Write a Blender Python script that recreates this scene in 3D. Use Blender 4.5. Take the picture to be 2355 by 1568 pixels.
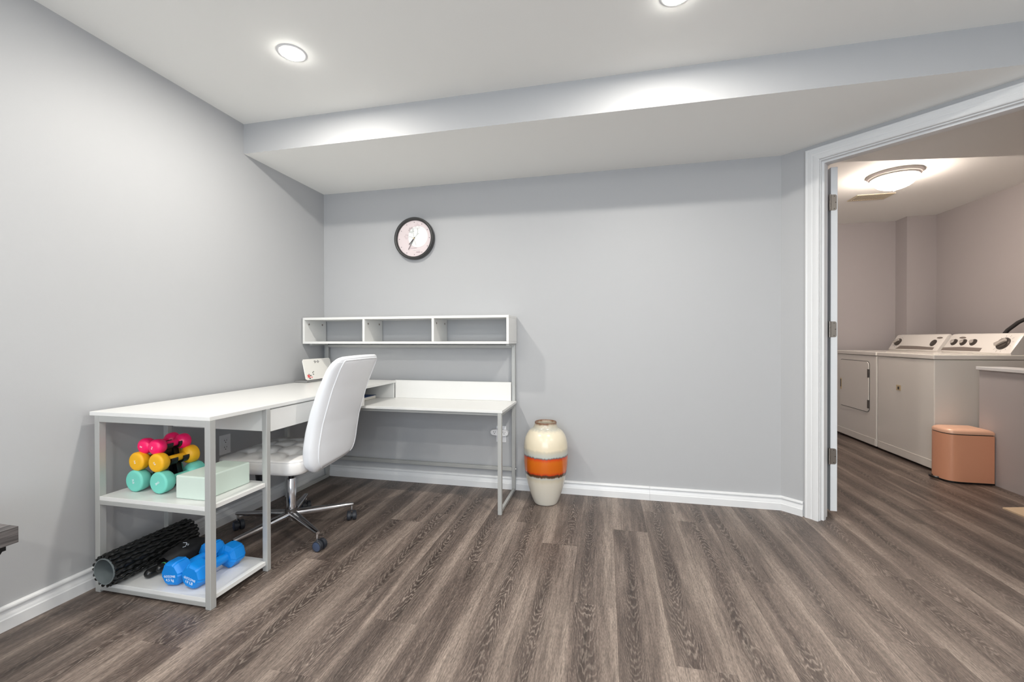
import bpy, bmesh, math, random
from mathutils import Vector, Matrix
R = math.radians
random.seed(7)
for o in list(bpy.data.objects): bpy.data.objects.remove(o)
S = bpy.context.scene
COL = S.collection

# ------------------------------------------------------------------ camera
cam_d = bpy.data.cameras.new('camera'); cam = bpy.data.objects.new('camera', cam_d); COL.objects.link(cam)
cam_d.sensor_width = 36.0; cam_d.sensor_fit = 'HORIZONTAL'; cam_d.lens = 36.0 * 975.1161 / 2355.0
cam_d.clip_start = 0.02
YAW, PITCH, ROLL = R(12.4761), R(-0.2809), R(-0.1012)
fw = Vector((-math.sin(YAW) * math.cos(PITCH), math.cos(YAW) * math.cos(PITCH), math.sin(PITCH)))
rt = Vector((math.cos(YAW), math.sin(YAW), 0)); up = rt.cross(fw)
rt, up = rt * math.cos(ROLL) + up * math.sin(ROLL), up * math.cos(ROLL) - rt * math.sin(ROLL)
mc = Matrix((rt, up, -fw)).transposed().to_4x4(); mc.translation = (2.081, -2.8275, 1.026)
cam.matrix_world = mc
S.camera = cam

# ------------------------------------------------------------------ world, exposure
DAYLIGHT = 5.2            # sky light entering by the fill window added behind the camera
wd = bpy.data.worlds.new('world'); S.world = wd; wd.use_nodes = True
wd.node_tree.nodes['Background'].inputs[0].default_value = (0.80, 0.90, 1.0, 1)
wd.node_tree.nodes['Background'].inputs[1].default_value = DAYLIGHT
S.view_settings.view_transform = 'Standard'; S.view_settings.look = 'None'
S.view_settings.gamma = 1.0; S.view_settings.use_curve_mapping = False
S.view_settings.exposure = 0.11
POT_POWER = 14.0          # watts of each recessed ceiling light
POT_COL = (1.0, 0.955, 0.88)
LAUNDRY_EMIT = 92.0       # radiance of the frosted dome in the laundry room

# ------------------------------------------------------------------ measures (metres)
ZS, ZC = 2.1183, 2.2919          # underside of the bulkhead, main ceiling
DS = 0.7253                      # depth of the bulkhead
X1 = 3.1063; PHI = R(42.13)      # end of the back wall, direction of the angled door wall
DV = Vector((math.cos(PHI), -math.sin(PHI), 0)); NV = Vector((math.sin(PHI), math.cos(PHI), 0))
def dg(t, n=0.0, z=0.0): return Vector((X1, 0, z)) + DV * t + NV * n
YF, XR = -4.7, 4.293             # front wall, right wall (both behind / beside the camera)

# ------------------------------------------------------------------ materials
def lin(c):
    return tuple(((v / 255.0) / 12.92 if v / 255.0 <= 0.04045 else ((v / 255.0 + 0.055) / 1.055) ** 2.4) for v in c) + (1.0,)
MATS = {}
def mat(name, rgb, rough=0.5, metal=0.0, bump=0.0, bscale=200.0, coat=0.0, emit=0.0, var=0.0, spec=0.5, sheen=0.0):
    m = bpy.data.materials.new(name); m.use_nodes = True
    nt = m.node_tree; b = nt.nodes['Principled BSDF']
    b.inputs['Base Color'].default_value = lin(rgb); b.inputs['Roughness'].default_value = rough
    b.inputs['Metallic'].default_value = metal; b.inputs['Coat Weight'].default_value = coat
    b.inputs['Specular IOR Level'].default_value = spec
    if sheen: b.inputs['Sheen Weight'].default_value = sheen
    if emit:
        b.inputs['Emission Color'].default_value = lin(rgb); b.inputs['Emission Strength'].default_value = emit
    if bump or var:
        tc = nt.nodes.new('ShaderNodeTexCoord'); nz = nt.nodes.new('ShaderNodeTexNoise')
        nz.inputs['Scale'].default_value = bscale; nz.inputs['Detail'].default_value = 3
        nt.links.new(tc.outputs['Object'], nz.inputs['Vector'])
        if bump:
            bp = nt.nodes.new('ShaderNodeBump'); bp.inputs['Strength'].default_value = bump; bp.inputs['Distance'].default_value = 0.002
            nt.links.new(nz.outputs['Fac'], bp.inputs['Height']); nt.links.new(bp.outputs['Normal'], b.inputs['Normal'])
        if var:
            mx = nt.nodes.new('ShaderNodeMix'); mx.data_type = 'RGBA'
            mx.inputs['A'].default_value = lin(tuple(v * (1 - var) for v in rgb)); mx.inputs['B'].default_value = lin(tuple(min(255, v * (1 + var)) for v in rgb))
            nt.links.new(nz.outputs['Fac'], mx.inputs['Factor']); nt.links.new(mx.outputs['Result'], b.inputs['Base Color'])
    MATS[name] = m
    return m
mat('wall_paint', (179, 180, 182), 0.55, bump=0.08, bscale=350)
mat('ceiling_paint', (247, 247, 244), 0.75, bump=0.08, bscale=300)
mat('laundry_paint', (186, 181, 181), 0.6, bump=0.08, bscale=350)
mat('trim_white', (227, 228, 229), 0.3, bump=0.02, bscale=120)
mat('door_white', (226, 229, 232), 0.35)
mat('desk_white', (226, 226, 224), 0.32, bump=0.02, bscale=500)
mat('grey_metal', (182, 183, 181), 0.4, 0.25, bump=0.03, bscale=900)
mat('chrome', (225, 225, 228), 0.12, 1.0)
mat('steel', (150, 143, 136), 0.38, 0.9)
mat('chair_white', (236, 238, 242), 0.5, bump=0.06, bscale=700)
mat('chair_seat', (232, 230, 228), 0.5, bump=0.06, bscale=700)
mat('black_plastic', (20, 20, 22), 0.35, bump=0.05, bscale=400)
mat('matte_black', (14, 14, 15), 0.7, bump=0.2, bscale=500)
mat('caster_blue', (66, 78, 102), 0.45)
mat('caster_dark', (40, 43, 50), 0.5)
mat('clock_black', (52, 52, 52), 0.35)
mat('clock_face', (226, 213, 214), 0.6)
mat('clock_white', (240, 242, 240), 0.6)
mat('ink', (72, 66, 70), 0.6)
mat('ink_light', (196, 178, 184), 0.6)
mat('pink_rubber', (252, 8, 104), 0.42, bump=0.03, bscale=600, coat=0.15)
mat('yellow_rubber', (236, 176, 24), 0.5, bump=0.03, bscale=600)
mat('teal_rubber', (116, 206, 190), 0.52, bump=0.03, bscale=600)
mat('blue_rubber', (0, 134, 224), 0.42, bump=0.04, bscale=500)
mat('mint_foam', (204, 219, 209), 0.75, bump=0.1, bscale=700)
mat('print_white', (240, 246, 252), 0.5)
mat('roller_black', (24, 25, 25), 0.27, bump=0.05, bscale=300)
mat('roller_core', (112, 120, 122), 0.45)
mat('green_ring', (70, 150, 100), 0.5)
mat('outlet_white', (236, 236, 238), 0.35)
mat('slot_dark', (45, 45, 48), 0.6)
mat('appliance_white', (244, 241, 234), 0.22, coat=0.3)
mat('console_white', (244, 241, 236), 0.3)
mat('console_grey', (150, 140, 133), 0.35, 0.3)
mat('knob_grey', (92, 86, 82), 0.35, 0.5)
mat('knob_silver', (214, 208, 202), 0.25, 0.4)
mat('beige_plastic', (214, 196, 160), 0.45)
mat('bin_copper', (250, 182, 146), 0.3, 0.1, coat=0.2)
mat('bin_lid', (250, 200, 170), 0.35, 0.1)
mat('mat_beige', (214, 190, 160), 0.9, bump=0.5, bscale=260, var=0.06)
mat('lamp_glass', (255, 238, 224), 0.4, emit=LAUNDRY_EMIT)
mat('lamp_rim', (248, 243, 238), 0.45)
mat('pot_lens', (255, 252, 244), 0.4, emit=48.0)
mat('vent_beige', (206, 194, 172), 0.5)
mat('rubber_hose', (58, 56, 56), 0.5)
mat('book_blue', (36, 70, 130), 0.45, var=0.15, bscale=30)
mat('paper', (238, 234, 224), 0.8)
mat('laptop_white', (244, 242, 236), 0.4)
mat('flower_red', (226, 92, 92), 0.6)
mat('flower_pink', (240, 160, 160), 0.6)
mat('leaf_dark', (96, 104, 96), 0.6)
mat('laptop_grey', (150, 150, 150), 0.4, 0.5)
mat('gap_dark', (24, 22, 20), 0.9)

def wood_floor():
    m = bpy.data.materials.new('plank_wood'); m.use_nodes = True; nt = m.node_tree; N = nt.nodes; L = nt.links
    b = N['Principled BSDF']
    tc = N.new('ShaderNodeTexCoord'); oi = N.new('ShaderNodeObjectInfo')
    cm = N.new('ShaderNodeCombineXYZ')
    for k, s in enumerate((37.0, 91.0, 53.0)):
        mu = N.new('ShaderNodeMath'); mu.operation = 'MULTIPLY'; mu.inputs[1].default_value = s
        L.new(oi.outputs['Random'], mu.inputs[0]); L.new(mu.outputs[0], cm.inputs[k])
    ad = N.new('ShaderNodeVectorMath'); ad.operation = 'ADD'
    L.new(tc.outputs['Object'], ad.inputs[0]); L.new(cm.outputs[0], ad.inputs[1])
    def mp(sx, sy, sz=1.0, src=None):
        n = N.new('ShaderNodeMapping'); n.inputs['Scale'].default_value = (sx, sy, sz)
        L.new(src or ad.outputs[0], n.inputs['Vector']); return n.outputs[0]
    def noise(v, sc, det=3.0, dist=0.0, rough=0.55):
        n = N.new('ShaderNodeTexNoise'); n.inputs['Scale'].default_value = sc; n.inputs['Detail'].default_value = det
        n.inputs['Distortion'].default_value = dist; n.inputs['Roughness'].default_value = rough
        L.new(v, n.inputs['Vector']); return n.outputs['Fac']
    def math_(op, a, bb=None, c=None):
        n = N.new('ShaderNodeMath'); n.operation = op
        for i, v in enumerate((a, bb, c)):
            if v is None: continue
            if isinstance(v, (int, float)): n.inputs[i].default_value = v
            else: L.new(v, n.inputs[i])
        return n.outputs[0]
    def ramp(v, stops):
        n = N.new('ShaderNodeValToRGB'); e = n.color_ramp.elements
        while len(e) < len(stops): e.new(0.5)
        for el, (p, c) in zip(e, stops): el.position = p; el.color = c if len(c) == 4 else lin(c)
        L.new(v, n.inputs['Fac']); return n.outputs['Color']
    # a dark heart runs the length of each plank, off centre and wavering; the edges are paler
    sp = N.new('ShaderNodeSeparateXYZ'); L.new(tc.outputs['Object'], sp.inputs[0])
    r1 = oi.outputs['Random']; r3 = math_('FRACT', math_('MULTIPLY', r1, 41.7)); r4 = math_('FRACT', math_('MULTIPLY', r1, 73.1))
    wav = noise(mp(0.01, 1.5), 1.0, 1.5)
    xc = math_('ADD', math_('MULTIPLY_ADD', r3, 0.080, -0.040), math_('MULTIPLY_ADD', wav, 0.11, -0.055))
    dx = math_('SUBTRACT', sp.outputs['X'], xc)
    edge = noise(mp(16.0, 2.2), 1.0, 3.0, 0.4)
    adx = math_('ADD', math_('ABSOLUTE', dx), math_('MULTIPLY_ADD', edge, 0.10, -0.05))
    fine = noise(mp(260.0, 11.0), 1.0, 3.0)
    grit = noise(mp(380.0, 70.0), 1.0, 2.0)
    mid = noise(mp(28.0, 1.6), 1.0, 3.0, 0.3)
    tone = math_('ADD', math_('MULTIPLY', adx, 6.0), math_('MULTIPLY_ADD', mid, 1.25, -0.40))
    base = ramp(tone, [(0.04, (74, 63, 57)), (0.34, (99, 86, 79)), (0.60, (126, 112, 103)), (0.95, (158, 143, 132))])
    heart = ramp(adx, [(0.010, (1, 1, 1, 1)), (0.070, (0, 0, 0, 1))])
    # cathedral arches: contour lines of a long parabola bent by noise
    n1 = noise(mp(13.0, 3.0), 1.0, 3.0, 0.6); n2 = noise(mp(75.0, 24.0), 1.0, 2.0)
    par = math_('MULTIPLY', math_('MULTIPLY', dx, dx), math_('MULTIPLY_ADD', r4, 1900.0, 1500.0))
    sgn = math_('MULTIPLY_ADD', math_('ROUND', r3), 2.0, -1.0)
    F = math_('ADD', par, math_('MULTIPLY', math_('MULTIPLY', sp.outputs['Y'], sgn), 22.0))
    F = math_('ADD', F, math_('MULTIPLY', n1, 8.0)); F = math_('ADD', F, math_('MULTIPLY', n2, 1.3))
    line = math_('MULTIPLY_ADD', math_('SINE', math_('MULTIPLY', F, 6.2832)), 0.5, 0.5)
    thin = math_('POWER', line, 3.2)
    patch = ramp(noise(mp(3.0, 1.7), 1.0, 1.0), [(0.36, (0.12, 0.12, 0.12, 1)), (0.62, (1, 1, 1, 1))])
    grain = math_('MULTIPLY', thin, math_('MULTIPLY_ADD', math_('MULTIPLY', heart, patch), 0.50, 0.07))
    grain = math_('MULTIPLY', grain, math_('MULTIPLY_ADD', fine, 1.2, 0.30))
    m1 = N.new('ShaderNodeMix'); m1.data_type = 'RGBA'; m1.inputs['B'].default_value = lin((176, 162, 150))
    L.new(base, m1.inputs['A']); L.new(grain, m1.inputs['Factor'])
    # fine dark pores
    pore = ramp(fine, [(0.36, (0, 0, 0, 1)), (0.56, (1, 1, 1, 1))])
    gr = ramp(grit, [(0.3, (0.62, 0.62, 0.62, 1)), (0.66, (1.14, 1.14, 1.14, 1))])
    m2 = N.new('ShaderNodeMix'); m2.data_type = 'RGBA'; m2.blend_type = 'MULTIPLY'; m2.inputs['Factor'].default_value = 0.38
    L.new(m1.outputs['Result'], m2.inputs['A']); L.new(pore, m2.inputs['B'])
    m3 = N.new('ShaderNodeMix'); m3.data_type = 'RGBA'; m3.blend_type = 'MULTIPLY'; m3.inputs['Factor'].default_value = 1.0
    L.new(m2.outputs['Result'], m3.inputs['A']); L.new(gr, m3.inputs['B'])
    # plank to plank tone
    hv = N.new('ShaderNodeHueSaturation'); L.new(m3.outputs['Result'], hv.inputs['Color'])
    r2 = math_('FRACT', math_('MULTIPLY', oi.outputs['Random'], 17.3))
    L.new(math_('MULTIPLY_ADD', r2, 0.14, 0.86), hv.inputs['Value'])
    L.new(hv.outputs['Color'], b.inputs['Base Color'])
    b.inputs['Roughness'].default_value = 0.42
    L.new(math_('MULTIPLY_ADD', fine, 0.18, 0.36), b.inputs['Roughness'])
    bp = N.new('ShaderNodeBump'); bp.inputs['Strength'].default_value = 0.12; bp.inputs['Distance'].default_value = 0.001
    L.new(fine, bp.inputs['Height']); L.new(bp.outputs['Normal'], b.inputs['Normal'])
    MATS['plank_wood'] = m
wood_floor()

def dark_wood():
    m = bpy.data.materials.new('table_wood'); m.use_nodes = True; nt = m.node_tree; N = nt.nodes; L = nt.links
    b = N['Principled BSDF']; tc = N.new('ShaderNodeTexCoord'); mp = N.new('ShaderNodeMapping')
    mp.inputs['Scale'].default_value = (40, 6, 160); L.new(tc.outputs['Object'], mp.inputs['Vector'])
    nz = N.new('ShaderNodeTexNoise'); nz.inputs['Scale'].default_value = 1.5; nz.inputs['Detail'].default_value = 5
    L.new(mp.outputs[0], nz.inputs['Vector'])
    cr = N.new('ShaderNodeValToRGB'); e = cr.color_ramp.elements
    e[0].position = 0.3; e[0].color = lin((44, 42, 43)); e[1].position = 0.72; e[1].color = lin((112, 107, 106))
    L.new(nz.outputs['Fac'], cr.inputs[0]); L.new(cr.outputs[0], b.inputs['Base Color'])
    b.inputs['Roughness'].default_value = 0.5
    MATS['table_wood'] = m
dark_wood()

def vase_mat():
    # bands of glaze by height above the foot of the vase
    m = bpy.data.materials.new('vase_glaze'); m.use_nodes = True; nt = m.node_tree; N = nt.nodes; L = nt.links
    b = N['Principled BSDF']; tc = N.new('ShaderNodeTexCoord'); sp = N.new('ShaderNodeSeparateXYZ')
    L.new(tc.outputs['Object'], sp.inputs[0])
    nz = N.new('ShaderNodeTexNoise'); nz.inputs['Scale'].default_value = 55; nz.inputs['Detail'].default_value = 3
    mp = N.new('ShaderNodeMapping'); mp.inputs['Scale'].default_value = (1, 1, 0.12); L.new(tc.outputs['Object'], mp.inputs['Vector'])
    L.new(mp.outputs[0], nz.inputs['Vector'])
    ma = N.new('ShaderNodeMath'); ma.operation = 'MULTIPLY_ADD'; ma.inputs[1].default_value = 0.022; ma.inputs[2].default_value = -0.011
    L.new(nz.outputs['Fac'], ma.inputs[0])
    ad = N.new('ShaderNodeMath'); ad.operation = 'ADD'; L.new(sp.outputs['Z'], ad.inputs[0]); L.new(ma.outputs[0], ad.inputs[1])
    dv = N.new('ShaderNodeMath'); dv.operation = 'DIVIDE'; dv.inputs[1].default_value = 0.52; L.new(ad.outputs[0], dv.inputs[0])
    cr = N.new('ShaderNodeValToRGB'); e = cr.color_ramp.elements
    H = 0.52
    st = [(0.0, (214, 210, 200)), (0.150, (216, 209, 194)), (0.172, (206, 196, 174)), (0.186, (190, 190, 182)), (0.192, (92, 66, 44)), (0.204, (78, 50, 32)),
          (0.210, (196, 62, 20)), (0.222, (206, 98, 14)), (0.285, (208, 104, 16)), (0.303, (206, 64, 26)), (0.308, (98, 92, 92)), (0.316, (186, 190, 184)),
          (0.345, (200, 192, 172)), (0.356, (226, 214, 188)), (0.452, (226, 215, 192)), (0.470, (186, 184, 172)), (0.492, (196, 186, 166)), (0.505, (120, 84, 62))]
    while len(e) < len(st): e.new(0.5)
    for el, (z, c) in zip(e, st): el.position = z / H; el.color = lin(c)
    L.new(dv.outputs[0], cr.inputs[0]); L.new(cr.outputs[0], b.inputs['Base Color'])
    b.inputs['Roughness'].default_value = 0.22; b.inputs['Coat Weight'].default_value = 0.3
    MATS['vase_glaze'] = m
vase_mat()

# ------------------------------------------------------------------ builders
def MW(o):
    m = o.matrix_basis.copy()
    return MW(o.parent) @ m if o.parent else m
def obj(name, bm, m, parent=None, bevel=0.0, smooth=False, local=False, seg=2, angle=30):
    if bevel:
        ed = [e for e in bm.edges if len(e.link_faces) == 2 and e.calc_face_angle(0) > R(35)]
        bmesh.ops.bevel(bm, geom=ed, offset=bevel, segments=seg, affect='EDGES', profile=0.5, clamp_overlap=True)
    bmesh.ops.recalc_face_normals(bm, faces=bm.faces[:])
    if parent is not None and not local: bmesh.ops.transform(bm, matrix=MW(parent).inverted(), verts=bm.verts[:])
    me = bpy.data.meshes.new(name); bm.to_mesh(me); bm.free()
    ms = m if isinstance(m, (list, tuple)) else [m]
    for q in ms: me.materials.append(MATS[q])
    o = bpy.data.objects.new(name, me); COL.objects.link(o)
    if parent is not None: o.parent = parent
    if smooth:
        for p in me.polygons: p.use_smooth = True
        try: me.set_sharp_from_angle(angle=R(angle))
        except Exception: pass
    return o
def thing(name, label, cat, loc=(0, 0, 0), rotz=0.0, group=None, kind=None):
    o = bpy.data.objects.new(name, None); COL.objects.link(o); o.empty_display_size = 0.05
    o.location = loc; o.rotation_euler = (0, 0, rotz)
    return tag(o, label, cat, group, kind)
def tag(o, label, cat=None, group=None, kind=None):
    o['label'] = label
    if cat: o['category'] = cat
    if group: o['group'] = group
    if kind: o['kind'] = kind
    return o
def struct(o, label=None, cat=None):
    o['kind'] = 'structure'
    if label: o['label'] = label
    if cat: o['category'] = cat
    return o
def box(bm, x0, x1, y0, y1, z0, z1):
    r = bmesh.ops.create_cube(bm, size=1.0)
    for v in r['verts']:
        v.co = Vector(((x0 + x1) / 2 + v.co.x * (x1 - x0), (y0 + y1) / 2 + v.co.y * (y1 - y0), (z0 + z1) / 2 + v.co.z * (z1 - z0)))
    return r['verts']
def B(*a):
    bm = bmesh.new(); box(bm, *a); return bm
def prism(bm, pts, z0, z1):
    lo = [bm.verts.new((p[0], p[1], z0)) for p in pts]; hi = [bm.verts.new((p[0], p[1], z1)) for p in pts]
    n = len(pts); bm.faces.new(lo[::-1]); bm.faces.new(hi)
    for i in range(n): bm.faces.new((lo[i], lo[(i + 1) % n], hi[(i + 1) % n], hi[i]))
    return bm
def P(pts, z0, z1): return prism(bmesh.new(), pts, z0, z1)
def extrude(bm, prof, a, b, closed=True):
    """profile given as list of (vector) at start; list at end"""
    va = [bm.verts.new(p) for p in a]; vb = [bm.verts.new(p) for p in b]; n = len(a)
    for i in range(n): bm.faces.new((va[i], va[(i + 1) % n], vb[(i + 1) % n], vb[i]))
    bm.faces.new(va[::-1]); bm.faces.new(vb)
    return bm
def frame(d):
    d = d.normalized(); a = Vector((0, 0, 1)) if abs(d.z) < 0.9 else Vector((1, 0, 0))
    u = d.cross(a).normalized(); return u, u.cross(d).normalized()
def tube(bm, pts, r, n=10, caps=True, closed=False, flat=1.0):
    pts = [Vector(p) for p in pts]; rs = r if isinstance(r, (list, tuple)) else [r] * len(pts)
    rings = []; u = None
    for i, p in enumerate(pts):
        if closed: d = pts[(i + 1) % len(pts)] - pts[i - 1]
        else: d = (pts[min(i + 1, len(pts) - 1)] - pts[max(i - 1, 0)])
        d.normalize()
        if u is None: u, v = frame(d)
        else:
            u = (u - d * u.dot(d)).normalized()
        v = d.cross(u).normalized()
        rings.append([bm.verts.new(p + (u * math.cos(2 * math.pi * k / n) + v * math.sin(2 * math.pi * k / n) * flat) * rs[i]) for k in range(n)])
    m = len(rings)
    for i in range(m if closed else m - 1):
        A, Bq = rings[i], rings[(i + 1) % m]
        for k in range(n): bm.faces.new((A[k], A[(k + 1) % n], Bq[(k + 1) % n], Bq[k]))
    if caps and not closed:
        bm.faces.new(rings[0][::-1]); bm.faces.new(rings[-1])
    return bm
def T(pts, r, **k): return tube(bmesh.new(), pts, r, **k)
def lathe(bm, prof, n=40, axis='Z', c=(0, 0, 0)):
    """prof: list of (radius, height); closes at zero radius"""
    c = Vector(c); rings = []
    for r, h in prof:
        row = []
        if r < 1e-6:
            q = {'Z': Vector((0, 0, h)), 'Y': Vector((0, h, 0)), 'X': Vector((h, 0, 0))}[axis]
            row = [bm.verts.new(c + q)]
        else:
            for k in range(n):
                a = 2 * math.pi * k / n; x, y = r * math.cos(a), r * math.sin(a)
                q = {'Z': Vector((x, y, h)), 'Y': Vector((x, h, y)), 'X': Vector((h, x, y))}[axis]
                row.append(bm.verts.new(c + q))
        rings.append(row)
    for A, Bq in zip(rings, rings[1:]):
        if len(A) == 1 and len(Bq) == 1: continue
        for k in range(n):
            k2 = (k + 1) % n
            if len(A) == 1: bm.faces.new((A[0], Bq[k2], Bq[k]))
            elif len(Bq) == 1: bm.faces.new((A[k], A[k2], Bq[0]))
            else: bm.faces.new((A[k], A[k2], Bq[k2], Bq[k]))
    return bm
def LT(prof, **k): return lathe(bmesh.new(), prof, **k)
def lerp(tab, z):
    if z <= tab[0][0]: return tab[0][1]
    for (a, x), (b, y) in zip(tab, tab[1:]):
        if z <= b: return x + (y - x) * (z - a) / (b - a)
    return tab[-1][1]
def text_mesh(name, body, size, M4, m, parent, local=True, extrude_=0.0003, shear=0.0, spacing=1.0):
    cu = bpy.data.curves.new(name, 'FONT'); cu.body = body; cu.size = size; cu.align_x = 'CENTER'; cu.align_y = 'CENTER'
    cu.extrude = extrude_; cu.shear = shear; cu.space_character = spacing; cu.resolution_u = 3
    t = bpy.data.objects.new(name + '_t', cu); COL.objects.link(t)
    bpy.context.view_layer.update()
    me = bpy.data.meshes.new_from_object(t.evaluated_get(bpy.context.evaluated_depsgraph_get()))
    bpy.data.objects.remove(t); bpy.data.curves.remove(cu)
    me.transform(M4)
    if not local: me.transform(MW(parent).inverted())
    me.name = name; me.materials.clear(); me.materials.append(MATS[m])
    o = bpy.data.objects.new(name, me); COL.objects.link(o); o.parent = parent
    return o
def axes(o, x, y):
    x = Vector(x).normalized(); y = Vector(y).normalized(); z = x.cross(y)
    m = Matrix((x, y, z)).transposed().to_4x4(); m.translation = o; return m

# ================================================================== room shell
# floor: sub-floor slab with vinyl planks laid along Y
floor = struct(obj('floor', B(-0.05, 5.45, YF - 0.05, 2.62, -0.06, -0.011), 'gap_dark'), 'dark grey brown wood plank floor', 'floor')
PW, PL = 0.1765, 1.22
JOINT = {0: -1.167, -1: -0.715, -2: -0.50, -3: -0.955, -5: -1.707, -9: -0.71, -8: -1.693, 1: -0.485, 2: -1.423, 3: -0.30, 4: -0.86, 5: 0.05, -4: -0.20, -6: -0.62, -7: -1.10}
mesh_cache = {}
def plank_mesh(w, l):
    k = (round(w, 4), round(l, 4))
    if k not in mesh_cache:
        bm = B(-w / 2, w / 2, -l / 2, l / 2, -0.011, 0.0)
        ed = [e for e in bm.edges if all(v.co.z > -0.001 for v in e.verts)]
        bmesh.ops.bevel(bm, geom=ed, offset=0.0003, segments=1, affect='EDGES')
        me = bpy.data.meshes.new('plank'); bm.to_mesh(me); bm.free(); me.materials.append(MATS['plank_wood']); mesh_cache[k] = me
    return mesh_cache[k]
row = -12
while 1.943 + row * PW < 5.42:
    x0 = max(0.0, 1.943 + row * PW); x1 = min(5.43, 1.943 + (row + 1) * PW)
    if x1 - x0 > 0.01:
        j = JOINT.get(row, -random.random() * 1.22)
        y = j - PL * 4
        while y < 2.56:
            a, b_ = max(y, YF), min(y + PL, 2.56)
            if b_ - a > 0.02:
                p = bpy.data.objects.new('plank', plank_mesh(x1 - x0 - 0.0002, b_ - a - 0.0002)); COL.objects.link(p)
                p.parent = floor; p.location = ((x0 + x1) / 2, (a + b_) / 2, 0.0)
            y += PL
    row += 1

# walls of the main room
wb = struct(obj('wall_back', P([(-0.12, 0), (X1, 0), (X1 + 0.069, 0.076), (X1 + 0.05, 0.12), (-0.12, 0.12)], 0, 2.5), 'wall_paint'), 'pale grey painted back wall', 'wall')
struct(obj('wall_left', B(-0.12, 0, YF - 0.1, 0.0, 0, 2.5), 'wall_paint'), 'pale grey painted wall beside the desk', 'wall')
WX0, WX1, WZ0, WZ1 = 0.9, 3.3, 0.35, 2.05
bm = bmesh.new()
box(bm, 0.0, WX0, YF - 0.12, YF, 0, 2.5); box(bm, WX1, XR + 0.12, YF - 0.12, YF, 0, 2.5); box(bm, WX0, WX1, YF - 0.12, YF, 0, WZ0); box(bm, WX0, WX1, YF - 0.12, YF, WZ1, 2.5)
struct(obj('wall_front', bm, 'wall_paint'), 'pale grey painted wall opposite the desk', 'wall')
struct(obj('wall_right', B(XR, XR + 0.12, YF, -1.035, 0, 2.5), 'wall_paint'), 'pale grey painted wall past the doorway', 'wall')
wn = thing('fill_window', 'unseen white framed window added opposite the desk for daylight fill', 'window', (2.1, YF - 0.06, WZ0), kind='structure')  # unseen opening added for cool fill light, suggested by the bluish shadows
for a in ((WX0, WX1, WZ0, WZ0 + 0.05), (WX0, WX1, WZ1 - 0.05, WZ1), (WX0, WX0 + 0.05, WZ0 + 0.05, WZ1 - 0.05), (WX1 - 0.05, WX1, WZ0 + 0.05, WZ1 - 0.05), (2.075, 2.125, WZ0 + 0.05, WZ1 - 0.05)):
    obj('fill_window_frame', B(a[0], a[1], YF - 0.09, YF - 0.04, a[2], a[3]), 'trim_white', wn, bevel=0.002)
pt = bpy.data.lights.new('fill_window_portal', 'AREA'); pt.shape = 'RECTANGLE'; pt.size = WX1 - WX0; pt.size_y = WZ1 - WZ0; pt.cycles.is_portal = True
po = bpy.data.objects.new('fill_window_portal', pt); COL.objects.link(po); po.location = (2.1, YF - 0.10, (WZ0 + WZ1) / 2); po.rotation_euler = (R(90), 0, 0)
# angled wall with the doorway
T0, T1, ZH, WT = 0.200, 0.985, 2.020, 0.103      # opening along the wall, head height, wall thickness
bm = bmesh.new()
def wseg(bm, t0, t1, z0, z1): prism(bm, [dg(t0), dg(t1), dg(t1, WT), dg(t0, WT)], z0, z1)
wseg(bm, 0.0, T0 - 0.016, 0, 2.5); wseg(bm, T1 + 0.016, 1.6, 0, 2.5); wseg(bm, T0 - 0.016, T1 + 0.016, ZH + 0.016, 2.5)
struct(obj('wall_door', bm, 'wall_paint'), 'angled grey wall holding the laundry doorway', 'wall')

# ceiling and bulkhead of the main room
struct(obj('ceiling', P([(-0.1, YF - 0.1), (XR + 0.1, YF - 0.1), (XR + 0.1, -1.07), (4.35, -1.0), (3.16, 0.06), (-0.1, 0.06)], ZC, 2.45), 'ceiling_paint'), 'smooth white ceiling with recessed lights', 'ceiling')
xe = X1 + DS / math.tan(PHI)
bm = P([(0, -DS), (xe, -DS), (X1, 0), (0, 0)], ZS, ZC)
so = obj('ceiling_bulkhead', bm, ['ceiling_paint', 'wall_paint'])
for p in so.data.polygons:
    if abs(p.normal.z) < 0.5: p.material_index = 1
struct(so, 'boxed bulkhead along the back wall ceiling', 'bulkhead')

# laundry room shell
LZ, LXR, LYB = 2.29, 5.39, 2.537
struct(obj('wall_laundry_back', B(3.08, LXR, LYB, LYB + 0.12, 0, 2.45), 'laundry_paint'), 'mauve grey laundry wall beyond the dryer', 'wall')
struct(obj('wall_chase', B(5.133, LXR, 2.36, LYB, 0, LZ), 'laundry_paint'), 'boxed corner chase in the laundry room', 'wall')
struct(obj('wall_laundry_right', B(LXR, LXR + 0.12, -1.4, LYB + 0.12, 0, 2.45), 'laundry_paint'), 'mauve grey laundry wall behind the washer', 'wall')
struct(obj('wall_laundry_left', B(3.08, 3.2, 0.122, LYB, 0, 2.45), 'laundry_paint'), 'mauve grey laundry wall behind the open door', 'wall')
struct(obj('wall_laundry_front', B(XR + 0.12, LXR, -1.28, -1.16, 0, 2.45), 'laundry_paint'), 'mauve grey laundry end wall', 'wall')
struct(obj('ceiling_laundry', P([(3.2, 0.02), (XR + 0.04, -0.97), (XR + 0.13, -1.16), (LXR, -1.16), (LXR, LYB), (3.2, LYB)], LZ, 2.45), 'ceiling_paint'), 'white laundry room ceiling', 'ceiling')
bm = P([dg(0.0, WT) + Vector((0.001, 0, 0)), dg(1.55, WT), (LXR, -0.93), (LXR, 0.43), (3.461, 0.18), (3.461, LYB), (3.2, LYB)], ZS, LZ)
so = obj('ceiling_laundry_bulkhead', bm, ['ceiling_paint', 'laundry_paint'])
for p in so.data.polygons:
    if abs(p.normal.z) < 0.5: p.material_index = 1
struct(so, 'boxed bulkhead above the laundry doorway', 'bulkhead')
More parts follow.
